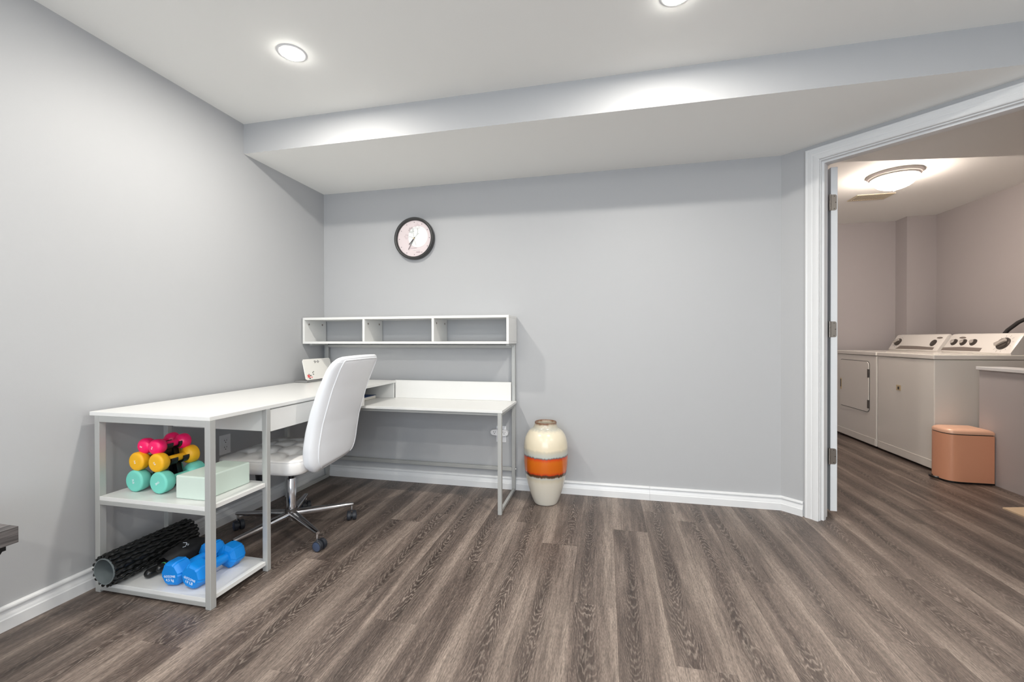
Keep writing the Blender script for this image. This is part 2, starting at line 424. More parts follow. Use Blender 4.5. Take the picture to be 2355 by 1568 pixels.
kw = struct(obj('wall_knee', B(4.725, 4.87, -1.16, 0.905, 0, 0.797), 'laundry_paint'), 'low grey partition wall beside the washer', 'wall')
struct(obj('trim_knee_cap', B(4.708, 4.89, -1.16, 0.912, 0.797, 0.82), 'trim_white', bevel=0.003), 'white cap board on the low partition', 'trim')

# baseboards: moulded profile swept along each wall
BP = [(0, 0), (0.0165, 0), (0.0165, 0.040), (0.0150, 0.0425), (0.0128, 0.0428), (0.0112, 0.050), (0.0078, 0.060), (0.0062, 0.0665), (0.0060, 0.0695), (0.0125, 0.0705), (0.0135, 0.0755), (0.0120, 0.0805), (0.0060, 0.0840), (0, 0.0850)]
def baseboard(name, label, a, b, n, ja=0.0, jb=0.0):
    a, b, n = Vector(a), Vector(b), Vector(n).normalized(); d = (b - a).normalized()
    A = [a + n * q[0] + d * (ja * q[0]) + Vector((0, 0, q[1])) for q in BP]; Bv = [b + n * q[0] + d * (jb * q[0]) + Vector((0, 0, q[1])) for q in BP]
    return struct(obj(name, extrude(bmesh.new(), None, A, Bv), 'trim_white'), label, 'baseboard')
baseboard('baseboard_left', 'white moulded baseboard along the desk side wall', (0, YF, 0), (0, 0, 0), (1, 0, 0), 0, -1)
kb = math.tan(PHI / 2)
baseboard('baseboard_back', 'white moulded baseboard along the back wall left of the joint', (0, 0, 0), (2.352, 0, 0), (0, -1, 0), 1, 0)
baseboard('baseboard_back', 'white moulded baseboard along the back wall right of the joint', (2.3528, 0, 0), (X1, 0, 0), (0, -1, 0), 0, -kb)
baseboard('baseboard_right', 'short white baseboard between back wall and door casing', (X1, 0, 0), dg(0.119), -NV, kb, 0)
baseboard('baseboard_far', 'white moulded baseboard on the right wall', (XR, -1.085, 0), (XR, YF, 0), (-1, 0, 0))
baseboard('baseboard_door', 'white baseboard past the door casing', dg(1.063), dg(1.588), -NV)

# door casing (fluted) swept up the left side, across the head and down the right side
CP = [(0, 0), (0, 0.009), (0.003, 0.0115), (0.008, 0.0125), (0.012, 0.0105), (0.016, 0.0115), (0.034, 0.0135), (0.036, 0.0125), (0.040, 0.0125), (0.042, 0.0145), (0.050, 0.0165), (0.060, 0.0175), (0.066, 0.0175), (0.070, 0.014), (0.070, 0)]
TI, ZI = T0 - 0.003, ZH + 0.006
def casing(side):
    bm = bmesh.new()
    return bm
cs = struct(thing('trim_door_casing', 'white fluted door casing around the laundry doorway', 'trim', dg(TI - 0.035)))
bm = bmesh.new()
A = [dg(TI - 0.070 + u, -v, 0) for u, v in CP]; Bv = [dg(TI - 0.070 + u, -v, ZI + 0.070 - u) for u, v in CP]
obj('side_casing', extrude(bm, None, A, Bv), 'trim_white', cs, smooth=True, angle=25)
TJ = T1 + 0.006
A = [dg(TI - 0.070 + u, -v, ZI + 0.070 - u) for u, v in CP]; Bv = [dg(TJ + 0.070 - u, -v, ZI + 0.070 - u) for u, v in CP]
obj('head_casing', extrude(bmesh.new(), None, A, Bv), 'trim_white', cs, smooth=True, angle=25)
A = [dg(TJ + 0.070 - u, -v, 0) for u, v in CP]; Bv = [dg(TJ + 0.070 - u, -v, ZI + 0.070 - u) for u, v in CP]
obj('side_casing', extrude(bmesh.new(), None, A, Bv), 'trim_white', cs, smooth=True, angle=25)
# jamb lining and stops
jb = struct(thing('trim_door_jamb', 'white door jamb lining with stop', 'trim', dg(T0)))
def dbox(t0, t1, n0, n1, z0, z1): return P([dg(t0, n0), dg(t1, n0), dg(t1, n1), dg(t0, n1)], z0, z1)
obj('side_jamb', dbox(T0 - 0.016, T0, 0.0, WT + 0.002, 0, ZH + 0.016), 'trim_white', jb, bevel=0.001)
obj('side_jamb', dbox(T1, T1 + 0.016, 0.0, WT + 0.002, 0, ZH + 0.016), 'trim_white', jb, bevel=0.001)
obj('head_jamb', dbox(T0, T1, 0.0, WT + 0.002, ZH, ZH + 0.016), 'trim_white', jb, bevel=0.001)
obj('door_stop', dbox(T0, T0 + 0.011, 0.022, 0.052, 0, ZH - 0.011), 'trim_white', jb, bevel=0.003)
obj('door_stop', dbox(T1 - 0.011, T1, 0.022, 0.052, 0, ZH - 0.011), 'trim_white', jb, bevel=0.003)
obj('door_stop', dbox(T0, T1, 0.022, 0.052, ZH - 0.011, ZH), 'trim_white', jb, bevel=0.003)
# open door leaf, hinged on the left jamb
dr = thing('door_1', 'white door leaf standing wide open into the laundry room', 'door', (3.363, -0.045, 0), kind='structure')
obj('leaf', B(3.346, 3.3805, -0.045, 0.702, 0.030, 2.010), 'door_white', dr, bevel=0.0015)
for zc in (1.8067, 1.078, 0.3464):
    bm = bmesh.new()
    h, w = 0.0455, 0.030
    pts = []
    for k in range(7):
        a = k / 6 * math.pi / 2; pts.append((w - 0.011 + 0.011 * math.sin(a), h - 0.011 + 0.011 * math.cos(a)))
    prof = [(0.0, h)] + pts + [(q[0], -q[1]) for q in pts[::-1]] + [(0.0, -h)]
    lo = [bm.verts.new((3.3455 + u, -0.0451, zc + v)) for u, v in prof]; hi = [bm.verts.new((3.3455 + u, -0.0468, zc + v)) for u, v in prof]
    bm.faces.new(lo); bm.faces.new(hi[::-1])
    for i in range(len(lo)): bm.faces.new((lo[i], hi[i], hi[(i + 1) % len(lo)], lo[(i + 1) % len(lo)]))
    hg = obj('hinge', bm, 'steel', dr)
    bm = bmesh.new()
    for i in range(5):
        z0 = zc - 0.046 + i * 0.0186
        lathe(bm, [(0, z0), (0.0058, z0), (0.0058, z0 + 0.0178), (0, z0 + 0.0178)], n=14, c=(3.3395, -0.0485, 0))
    obj('hinge_barrel', bm, 'steel', hg, smooth=True)
    for u, v in ((0.017, 0.036), (0.024, 0.0), (0.017, -0.036)):
        obj('screw', LT([(0, -0.0474), (0.003, -0.0474), (0.003, -0.0468), (0, -0.0468)], n=10, axis='Y', c=(3.3455 + u, 0, zc + v)), 'knob_grey', hg)

# ================================================================== lights
def pot_light(x, y, label, lamp=True):
    t = thing('recessed_light', label, 'ceiling light', (x, y, ZC), group='recessed ceiling lights')
    obj('trim_ring', LT([(0.0435, 0.0), (0.0435, -0.003), (0.055, -0.0035), (0.062, 0.0)], n=40, c=(x, y, ZC)), 'trim_white', t, smooth=True)
    obj('lens', LT([(0.043, -0.0005), (0.0425, -0.006), (0.040, -0.010), (0.034, -0.0135), (0.018, -0.0155), (0, -0.016)], n=40, c=(x, y, ZC)), 'pot_lens', t, smooth=True)
    if lamp:
        ld = bpy.data.lights.new('recessed_lamp', 'AREA'); ld.shape = 'DISK'; ld.size = 0.08; ld.energy = POT_POWER; ld.color = POT_COL
        lo = bpy.data.objects.new('recessed_lamp', ld); COL.objects.link(lo); lo.parent = t; lo.location = (0, 0, -0.018)
pot_light(0.727, -1.20, 'round recessed ceiling light above the desk corner')
pot_light(2.336, -1.17, 'round recessed ceiling light beside the bulkhead middle')
for x, y in ((0.727, -2.85), (2.336, -2.85), (3.75, -2.3), (0.727, -4.2), (2.336, -4.2), (3.75, -4.2)):
    pot_light(x, y, 'round recessed ceiling light in the open half of the room')

lp = thing('ceiling_lamp', 'frosted glass dome lamp on the laundry ceiling', 'ceiling lamp', (4.25, 1.0, LZ))
obj('rim', LT([(0, 0), (0.167, 0), (0.170, -0.006), (0.163, -0.012), (0.160, -0.02), (0.150, -0.026), (0.146, -0.034), (0.138, -0.036), (0, -0.036)], n=56, c=(4.25, 1.0, LZ)), 'lamp_rim', lp, smooth=True)
pr = [(0.136, -0.036)]
for k in range(1, 11):
    a = k / 10 * math.pi / 2; pr.append((0.134 * math.cos(a), -0.036 - 0.082 * math.sin(a)))
obj('glass_dome', LT(pr, n=56, c=(4.25, 1.0, LZ)), 'lamp_glass', lp, smooth=True)
obj('finial', LT([(0, -0.117), (0.013, -0.118), (0.013, -0.121), (0.006, -0.124), (0.007, -0.131), (0.004, -0.135), (0, -0.136)], n=20, c=(4.25, 1.0, LZ)), 'lamp_rim', lp, smooth=True)

vt = thing('ceiling_vent', 'beige slatted air vent on the laundry ceiling', 'vent', (4.395, 1.575, LZ))
bm = bmesh.new(); x0, x1, y0, y1 = 4.25, 4.54, 1.49, 1.66
for a in ((x0, x1, y0, y0 + 0.022), (x0, x1, y1 - 0.022, y1), (x0, x0 + 0.022, y0 + 0.022, y1 - 0.022), (x1 - 0.022, x1, y0 + 0.022, y1 - 0.022)): box(bm, *a, LZ - 0.006, LZ)
obj('vent_frame', bm, 'vent_beige', vt)
obj('vent_back', B(x0 + 0.02, x1 - 0.02, y0 + 0.02, y1 - 0.02, LZ - 0.0012, LZ), 'slot_dark', vt)
for k in range(15):
    xx = x0 + 0.03 + k * 0.0164
    bm = B(xx, xx + 0.009, y0 + 0.022, y1 - 0.022, LZ - 0.006, LZ - 0.003)
    obj('slat', bm, 'vent_beige', vt)

# ================================================================== corner desk with hutch
XA, XB, YA, HD, XR2, YR, H2 = 0.0257, 0.621, -1.514, 0.7333, 1.4935, -0.440, 0.6086
dk = thing('corner_desk', 'white corner desk on grey metal frame with open hutch and end shelves', 'desk', (XA, YA, 0))
TL = 0.025
obj('raised_top', B(XA, XB, YA, -0.058, HD - 0.016, HD), 'desk_white', dk, bevel=0.0012)
def tubebox(name, *a): return obj(name, B(*a), 'grey_metal', dk, bevel=0.0015)
XL = 0.050
ZB = HD - 0.016
for x0, y0 in ((XL, YA + 0.001), (XB - TL, YA + 0.001), (XL, -1.2375), (XB - TL, -1.2375)):
    tubebox('leg', x0, x0 + TL, y0, y0 + TL if y0 < -1.4 else y0 + 0.021, 0.0, ZB)
tubebox('top_rail', XL + TL, XB - TL, YA + 0.001, YA + TL, ZB - 0.025, ZB)
tubebox('top_rail', XL, XL + TL, YA + TL, -1.2375, ZB - 0.02, ZB)
tubebox('top_rail', XL, XL + TL, -1.2165, -0.46, ZB - 0.02, ZB)
for zt, nm in ((0.391, 'shelf'), (0.044, 'shelf')):
    obj(nm, B(XL + TL + 0.0005, XB - TL - 0.0005, YA + 0.001, -1.217, zt - 0.017, zt), 'desk_white', dk, bevel=0.001)
    tubebox('shelf_rail', XL + TL, XB - TL, YA + 0.001, YA + 0.021, zt - 0.034, zt - 0.0175)
    tubebox('shelf_rail', XL + TL, XB - TL, -1.2375, -1.2175, zt - 0.034, zt - 0.0175)
    bm = B(XB - TL - 0.0005, XB - 0.008, YA + TL + 0.0005, -1.238, zt - 0.017, zt)
    obj('shelf_edge', bm, 'desk_white', dk, bevel=0.001)
# drawer unit under the raised top
db = obj('drawer_box', B(0.078, XB - 0.016, -1.215, -0.459, 0.614, ZB - 0.001), 'desk_white', dk, bevel=0.001)
for y0, y1 in ((-1.214, -0.838), (-0.836, -0.460)):
    obj('drawer_front', B(XB - 0.015, XB - 0.002, y0, y1, 0.6145, ZB - 0.006), 'desk_white', db, bevel=0.001)
# lower wing
obj('lower_top', B(0.062, XR2, YR, -0.037, H2 - 0.015, H2), 'desk_white', dk, bevel=0.0012)
obj('backsplash', B(0.612, 1.4595, -0.054, -0.040, H2 + 0.0005, 0.735), 'desk_white', dk, bevel=0.001)
obj('cubby_back', B(0.062, 0.611, -0.074, -0.060, H2 + 0.0005, ZB - 0.0005), 'desk_white', dk, bevel=0.001)
ZL = H2 - 0.0155
for x0, y0, zt in ((XR2 - 0.0285, YR + 0.002, ZL), (1.4600, -0.036, 0.993), (0.030, -0.036, 0.993)):
    tubebox('leg', x0, x0 + 0.0235, y0, y0 + 0.0235, 0.0, zt)
tubebox('leg', 0.040, 0.062, -0.458, -0.436, 0.0, ZB)
tubebox('foot_rail', 1.4655, 1.4835, YR + 0.026, -0.0365, 0.0, 0.018)
tubebox('side_rail', 1.4655, 1.4835, YR + 0.026, -0.0365, ZL - 0.02, ZL)
tubebox('front_rail', 0.0625, 1.4645, YR + 0.02, YR + 0.04, ZL - 0.018, ZL - 0.0005)
tubebox('back_rail', 0.054, 1.4595, -0.034, -0.016, 0.133, 0.156)
tubebox('back_rail', 0.054, 1.4595, -0.034, -0.016, 0.965, 0.985)
tubebox('floor_rail', 0.040, 0.062, -0.4355, -0.0365, 0.0, 0.02)
tubebox('bracket', 1.462, 1.482, -0.205, -0.037, 0.983, 0.9935)
tubebox('bracket', 0.031, 0.051, -0.205, -0.037, 0.983, 0.9935)
for z_ in (0.705, 0.125, 0.145):
    if z_ != 0.125: obj('bolt', LT([(0, 0), (0.005, 0), (0.005, 0.004), (0, 0.005)], n=12, axis='X', c=(1.4836, -0.024, z_)), 'chrome', dk, smooth=True)
# hutch
HX0, HX1, HY0, HY1, HZ0, HZ1, HT = 0.0085, 1.4895, -0.246, -0.010, 0.9945, 1.1765, 0.016
ht = obj('hutch', B(HX0, HX1, HY0, HY1, HZ0, HZ0 + HT), 'desk_white', dk, bevel=0.0012)
obj('hutch_top', B(HX0, HX1, HY0, HY1, HZ1 - HT, HZ1), 'desk_white', ht, bevel=0.0012)
for x0 in (HX0, 0.4735, 0.9735, HX1 - HT):
    obj('divider', B(x0, x0 + HT, HY0, HY1, HZ0 + HT + 0.0003, HZ1 - HT - 0.0003), 'desk_white', ht, bevel=0.0008)
    if x0 < 1.2:
        for yy in (-0.20, -0.055):
            obj('cam_lock', LT([(0, 0.0), (0.007, 0.0), (0.007, 0.0012), (0, 0.0012)], n=14, axis='X', c=(x0 + HT, yy, HZ1 - 0.045)), 'console_grey', ht)

# ================================================================== office chair
ch = thing('office_chair', 'white upholstered armless office chair with chrome star base', 'office chair', (0.437, -0.871, 0), R(5))
def cobj(name, bm, m, parent=None, **k): return obj(name, bm, m, parent or ch, local=True, **k)
# base
cobj('column', LT([(0, 0.108), (0.0235, 0.108), (0.0235, 0.285), (0.0225, 0.287), (0.020, 0.288), (0, 0.288)], n=36), 'chrome', smooth=True)
cobj('column_collar', LT([(0.0236, 0.112), (0.031, 0.112), (0.031, 0.124), (0.0236, 0.124)], n=36), 'knob_grey', smooth=True)
cobj('hub', LT([(0, 0.060), (0.018, 0.061), (0.020, 0.066), (0.021, 0.09), (0.031, 0.100), (0.031, 0.1115), (0, 0.1115)], n=36), 'chrome', smooth=True)
cobj('piston', LT([(0, 0.288), (0.0135, 0.288), (0.0135, 0.36), (0, 0.36)], n=24), 'black_plastic', smooth=True)
RT = 0.3065
for k in range(5):
    a = R(43.2 - 5 + 72 * k); d = Vector((math.cos(a), math.sin(a), 0)); s = Vector((-d.y, d.x, 0))
    bm = bmesh.new()
    secs = [(0.018, 0.019, 0.083, 0.112), (0.05, 0.020, 0.078, 0.112), (0.13, 0.0185, 0.075, 0.107), (0.22, 0.0150, 0.075, 0.099), (0.300, 0.0115, 0.076, 0.0925), (RT + 0.008, 0.0095, 0.077, 0.0905)]
    rings = []
    for r_, w, z0, z1 in secs:
        rg = []
        for q in range(12):
            b = 2 * math.pi * q / 12; cx_, sx_ = math.cos(b), math.sin(b)
            rg.append(bm.verts.new(d * r_ + s * (w * math.copysign(abs(cx_) ** 0.7, cx_)) + Vector((0, 0, (z0 + z1) / 2 + (z1 - z0) / 2 * math.copysign(abs(sx_) ** 0.7, sx_)))))
        rings.append(rg)
    for A_, B_ in zip(rings, rings[1:]):
        for q in range(12): bm.faces.new((A_[q], A_[(q + 1) % 12], B_[(q + 1) % 12], B_[q]))
    bm.faces.new(rings[0][::-1]); bm.faces.new(rings[-1])
    lg = cobj('leg', bm, 'chrome', smooth=True, angle=50)
    cobj('caster_stem', LT([(0, 0.045), (0.0065, 0.045), (0.0065, 0.080), (0, 0.080)], n=14, c=d * RT), 'chrome', lg, smooth=True)
    # twin wheel caster, swivelled
    sw = R(-62 + 13 * k); f = Vector((math.cos(sw), math.sin(sw), 0)); ax = Vector((-f.y, f.x, 0))
    c0 = d * RT + f * 0.016 + Vector((0, 0, 0.026))
    M3 = Matrix((ax, f, Vector((0, 0, 1)))).transposed().to_4x4(); M3.translation = c0
    for sgn in (-1, 1):
        q = LT([(0, 0.004 * sgn), (0.0255, 0.005 * sgn), (0.026, 0.008 * sgn), (0.026, 0.021 * sgn), (0.0245, 0.0235 * sgn), (0.0215, 0.0245 * sgn), (0, 0.0245 * sgn)], n=28, axis='X')
        bmesh.ops.transform(q, matrix=M3, verts=q.verts[:]); cobj('caster_wheel', q, 'caster_dark', lg, smooth=True)
        q = LT([(0.0215, 0.0246 * sgn), (0.012, 0.0262 * sgn), (0, 0.0266 * sgn)], n=28, axis='X')
        bmesh.ops.transform(q, matrix=M3, verts=q.verts[:]); cobj('caster_cap', q, 'caster_blue', lg, smooth=True)
    q = LT([(0, -0.0039), (0.016, -0.0039), (0.016, 0.0039), (0, 0.0039)], n=20, axis='X'); bmesh.ops.transform(q, matrix=M3, verts=q.verts[:]); cobj('caster_axle', q, 'caster_dark', lg)
# mechanism under the seat
bm = bmesh.new(); box(bm, -0.10, 0.12, -0.055, 0.055, 0.345, 0.376); cobj('mechanism', bm, 'black_plastic', bevel=0.008)
bm = LT([(0, 0.290), (0.026, 0.292), (0.030, 0.300), (0.033, 0.345), (0, 0.345)], n=28, c=(-0.065, -0.13, 0)); cobj('tension_knob', bm, 'black_plastic', smooth=True)
bm = T([(0.05, 0.05, 0.358), (0.075, 0.12, 0.352), (0.08, 0.145, 0.346), (0.085, 0.165, 0.338)], [0.006, 0.006, 0.012, 0.010], n=12); cobj('lever', bm, 'black_plastic', smooth=True)
bm = bmesh.new(); box(bm, 0.10, 0.215, -0.035, 0.035, 0.364, 0.376); cobj('back_bracket', bm, 'black_plastic', bevel=0.003)
# seat cushion: tufted top, rounded rectangular outline
SX0, SX1, SW = -0.245, 0.205, 0.243
def rrect(u, hw, hl, rad):
    """point on a rounded rectangle, u in 0..1"""
    per = [2 * (hl - rad), math.pi / 2 * rad, 2 * (hw - rad), math.pi / 2 * rad] * 2
    tot = sum(per); s = u * tot
    cs_ = [(hw, -hl + rad), (hw - rad, hl - rad), (hw - rad, hl), (-hw + rad, hl - rad), (-hw, hl - rad), (-hw + rad, -hl + rad), (-hw + rad, -hl), (hw - rad, -hl + rad)]
    for i, p in enumerate(per):
        if s <= p or i == 7:
            if i % 2 == 0:
                dx, dy = [(0, 1), (-1, 0), (0, -1), (1, 0)][i // 2]; return cs_[i][0] + dx * s, cs_[i][1] + dy * s
            a0 = [0, 90, 180, 270][i // 2]; a = R(a0) + s / rad; return cs_[i][0] + rad * math.cos(a), cs_[i][1] + rad * math.sin(a)
        s -= p
cx_s = (SX0 + SX1) / 2; hx = (SX1 - SX0) / 2
def tuft(x, y):
    u, v = (x - cx_s) / hx, y / SW
    dome = 0.024 * max(0.0, 1 - abs(u) ** 3.0) ** 0.8 * max(0.0, 1 - abs(v) ** 3.0) ** 0.8
    cr = 0.0
    for lx in (-0.5, 0.0, 0.5):
        cr += 0.010 * math.exp(-((u - lx) * hx / 0.014) ** 2)
        cr += 0.010 * math.exp(-((v - lx) * SW / 0.014) ** 2)
    pt = 0.0
    for lx in (-0.5, 0.0, 0.5):
        for ly in (-0.5, 0.0, 0.5):
            r2 = ((u - lx) * hx) ** 2 + ((v - ly) * SW) ** 2; pt += 0.014 * math.exp(-r2 / 0.0009)
    fade = max(0.0, 1 - max(abs(u), abs(v)) ** 6)
    return dome - (min(cr, 0.013) + pt) * fade
NS = 96
bm = bmesh.new(); rings = []
for z_, sc in ((0.378, 0.90), (0.374, 0.955), (0.379, 0.985), (0.392, 1.0), (0.425, 1.0), (0.436, 0.99), (0.441, 0.975)):
    rings.append([bm.verts.new((cx_s + rrect(k / NS, hx * sc, SW * sc, 0.06 * sc)[0], rrect(k / NS, hx * sc, SW * sc, 0.06 * sc)[1], z_)) for k in range(NS)])
for sc in [0.955 - 0.955 * q / 34 for q in range(0, 34)]:
    rg = []
    for k in range(NS):
        x, y = rrect(k / NS, hx * sc, SW * sc, 0.06 * sc); rg.append(bm.verts.new((cx_s + x, y, 0.441 + tuft(cx_s + x, y))))
    rings.append(rg)
for A_, B_ in zip(rings, rings[1:]):
    for k in range(NS): bm.faces.new((A_[k], A_[(k + 1) % NS], B_[(k + 1) % NS], B_[k]))
cv = bm.verts.new((cx_s, 0, 0.441 + tuft(cx_s, 0)))
for k in range(NS): bm.faces.new((rings[-1][k], rings[-1][(k + 1) % NS], cv))
bm.faces.new(rings[0][::-1])
st_ = cobj('seat', bm, 'chair_seat', smooth=True, angle=60)
cobj('piping', T([(cx_s + rrect(k / 60, hx * 0.985, SW * 0.985, 0.06)[0], rrect(k / 60, hx * 0.985, SW * 0.985, 0.06)[1], 0.4385) for k in range(60)], 0.0032, n=8, closed=True), 'chair_seat', st_, smooth=True)
# backrest: swept rounded section following the curved profile
FRX = [(0.36, 0.204), (0.42, 0.199), (0.473, 0.200), (0.577, 0.215), (0.68, 0.243), (0.772, 0.277), (0.865, 0.322), (0.926, 0.360), (0.95, 0.376)]
RRX = [(0.36, 0.268), (0.41, 0.273), (0.45, 0.279), (0.519, 0.287), (0.611, 0.303), (0.703, 0.330), (0.784, 0.355), (0.87, 0.390), (0.92, 0.412), (0.95, 0.425)]
HWX = [(0.36, 0.190), (0.42, 0.212), (0.50, 0.222), (0.62, 0.220), (0.75, 0.221), (0.88, 0.222), (0.95, 0.215)]
ZB0, ZB1 = 0.374, 0.938
def back_pt(v, th):
    z = ZB0 + (ZB1 - ZB0) * v
    f_, r_ = lerp(FRX, z), lerp(RRX, z); hw = lerp(HWX, z)
    # rounding of the top and bottom
    dt, db_ = (ZB1 - z), (z - ZB0)
    kt = math.sqrt(max(0, 1 - (1 - min(dt / 0.035, 1)) ** 2)); kb_ = math.sqrt(max(0, 1 - (1 - min(db_ / 0.035, 1)) ** 2))
    th_ = (r_ - f_) / 2 * (0.15 + 0.85 * kt) * (0.15 + 0.85 * kb_)
    ct = math.sqrt(max(0, 1 - (1 - min(dt / 0.05, 1)) ** 2)); cb = math.sqrt(max(0, 1 - (1 - min(db_ / 0.09, 1)) ** 2))
    hw = hw - 0.045 * (1 - ct) - 0.060 * (1 - cb)
    c, s = math.cos(th), math.sin(th)
    y = hw * math.copysign(abs(s) ** 0.42, s); x = (f_ + r_) / 2 + th_ * math.copysign(abs(c) ** 0.62, c)
    # slight wrap around the sitter and sag of the lower edge
    x -= 0.018 * (abs(y) / 0.22) ** 2 - 0.006
    z += (0.018 if c > 0 else 0.0) * abs(c) * max(0, 1 - db_ / 0.10) + 0.010 * (y / 0.22) * max(0, 1 - db_ / 0.15)
    z += 0.006 * (1 - (y / 0.23) ** 2) * max(0, 1 - dt / 0.06)
    return Vector((x, y, z))
NV_, NT_ = 56, 64
bm = bmesh.new(); rings = []
vs = [0.5 - 0.5 * math.cos(math.pi * i / (NV_ - 1)) for i in range(NV_)]
vs = [0.55 * a + 0.45 * i / (NV_ - 1) for i, a in enumerate(vs)]
for v in vs: rings.append([bm.verts.new(back_pt(v, 2 * math.pi * k / NT_)) for k in range(NT_)])
for A_, B_ in zip(rings, rings[1:]):
    for k in range(NT_): bm.faces.new((A_[k], A_[(k + 1) % NT_], B_[(k + 1) % NT_], B_[k]))
bm.faces.new(rings[0][::-1]); bm.faces.new(rings[-1])
bk = cobj('backrest', bm, 'chair_white', smooth=True, angle=70)
def pip(th_c, sgn):
    pts = []
    for v in [0.02 + 0.94 * i / 40 for i in range(41)]: pts.append(back_pt(v, -th_c))
    a, b = back_pt(0.985, -th_c), back_pt(0.985, th_c)
    for k in range(1, 24):
        th = -th_c + 2 * th_c * k / 24; pts.append(back_pt(0.968, th))
    for v in [0.96 - 0.94 * i / 40 for i in range(41)]: pts.append(back_pt(v, th_c))
    return pts
cobj('piping', T(pip(R(38), 1), 0.0034, n=8), 'chair_white', bk, smooth=True)
pf = pip(R(142), 1)
cobj('piping', T([back_pt(0.02 + 0.95 * i / 40, -R(146)) for i in range(41)], 0.0026, n=8), 'chair_white', bk, smooth=True)
cobj('seam', T([back_pt(0.955, -R(40) - R(100) * i / 14) + Vector((0, 0, 0.0)) for i in range(15)], 0.0014, n=6), 'chair_white', bk, smooth=True)

# ================================================================== things on the desk
lt = thing('laptop', 'white laptop with pink flower print on its lid', 'laptop', (0.12, -0.20, HD), 0)
lb = B(0.03, 0.125, -0.355, -0.070, HD + 0.001, HD + 0.014); obj('base', lb, 'laptop_grey', lt, bevel=0.003)
bm = bmesh.new()
pts = [rrect(k / 48, 0.143, 0.0715, 0.012) for k in range(48)]
O_ = Vector((0.124, -0.2125, HD + 0.016)); ud = Vector((0, 1, 0)); vd = Vector((-0.22, 0, 1)).normalized(); nd = ud.cross(vd)
def lidp(u, v, w=0.0): return O_ + ud * u + vd * (v + 0.0725) + nd * w
lo = [bm.verts.new(lidp(p[0], p[1], -0.004)) for p in pts]; hi = [bm.verts.new(lidp(p[0], p[1], 0.002)) for p in pts]
bm.faces.new(lo[::-1]); bm.faces.new(hi)
for i in range(48): bm.faces.new((lo[i], lo[(i + 1) % 48], hi[(i + 1) % 48], hi[i]))
ld_ = obj('lid', bm, 'laptop_white', lt)
def blob(c, r, n=10, sq=1.0, w=0.0026):
    bm = bmesh.new(); vv = [bm.verts.new(lidp(c[0] + r * math.cos(2 * math.pi * k / n) * (1 + 0.2 * ((k * 7) % 3 - 1)), c[1] + sq * r * math.sin(2 * math.pi * k / n) * (1 + 0.2 * ((k * 5) % 3 - 1)), w)) for k in range(n)]
    bm.faces.new(vv); return bm
for c, r_, m_, q in (((-0.112, -0.046), 0.016, 'flower_pink', 0.8), ((-0.115, -0.045), 0.010, 'flower_red', 1.0), ((-0.094, -0.042), 0.008, 'leaf_dark', 0.6), ((-0.106, -0.062), 0.009, 'leaf_dark', 0.5), ((-0.086, -0.055), 0.008, 'flower_pink', 0.8), ((-0.070, -0.024), 0.004, 'leaf_dark', 1.0), ((-0.060, -0.018), 0.004, 'leaf_dark', 1.0), ((-0.066, -0.036), 0.005, 'leaf_dark', 0.8), ((-0.110, -0.033), 0.004, 'leaf_dark', 1)):
    obj('flower_print', blob(c, r_, 12, q, 0.0022 + 0.0002 * len(ld_.children)), m_, ld_)
pts = []
for k in range(60):
    u = k / 59; pts.append(lidp(-0.035 + 0.055 * u, 0.050 + 0.006 * math.sin(u * 38) * (1 + 0.9 * math.sin(u * 11)), 0.0026))
obj('script_print', T(pts, 0.0007, n=5), 'ink', ld_)

bkx = thing('book', 'blue covered book lying in the desk cubby', 'book', (0.44, -0.17, H2))
obj('pages', B(0.335, 0.488, -0.255, -0.105, H2 + 0.003, H2 + 0.021), 'paper', bkx, bevel=0.001)
obj('cover', B(0.332, 0.492, -0.258, -0.102, H2 + 0.0212, H2 + 0.0235), 'book_blue', bkx, bevel=0.0008)
obj('cover', B(0.332, 0.492, -0.258, -0.102, H2 + 0.0008, H2 + 0.003), 'paper', bkx, bevel=0.0008)
tag(obj('cable', T([(0.398, -0.170, H2 + 0.025), (0.400, -0.168, H2 + 0.040), (0.420, -0.165, H2 + 0.042), (0.440, -0.160, H2 + 0.052), (0.446, -0.155, H2 + 0.068), (0.440, -0.150, H2 + 0.082), (0.420, -0.148, H2 + 0.094), (0.36, -0.140, H2 + 0.098), (0.30, -0.12, H2 + 0.09), (0.25, -0.09, H2 + 0.03)], 0.0035, n=8), 'black_plastic', smooth=True), 'black looped cable above the blue book in the desk cubby', 'cable')

# ================================================================== wall clock
ck = thing('wall_clock', 'round wall clock with dark rim and pale pink floral face', 'clock', (0.748, 0, 1.743))
CC = Vector((0.748, 0, 1.743))
obj('rim', LT([(0.146, -0.001), (0.149, -0.004), (0.1495, -0.030), (0.148, -0.038), (0.144, -0.041), (0.137, -0.040), (0.131, -0.036), (0.1285, -0.026), (0.1285, -0.001)], n=72, axis='Y', c=CC), 'clock_black', ck, smooth=True, angle=50)
fc = obj('face', LT([(0, -0.022), (0.1283, -0.022), (0.1283, -0.004), (0, -0.004)], n=72, axis='Y', c=CC), 'clock_face', ck)
obj('white_disc', LT([(0, -0.0228), (0.075, -0.0228), (0.075, -0.0221), (0, -0.0221)], n=48, axis='Y', c=CC + Vector((0.028, 0, 0.012))), 'clock_white', fc)
def cp(u, v, w=-0.0236): return CC + Vector((u, w, v))
for k in range(12):
    a = R(30 * k)
    obj('hour_dot', LT([(0, -0.0236), (0.0026, -0.0236), (0.0026, -0.0221), (0, -0.0221)], n=10, axis='Y', c=CC + Vector((0.115 * math.sin(a), 0, 0.115 * math.cos(a)))), 'ink', fc)
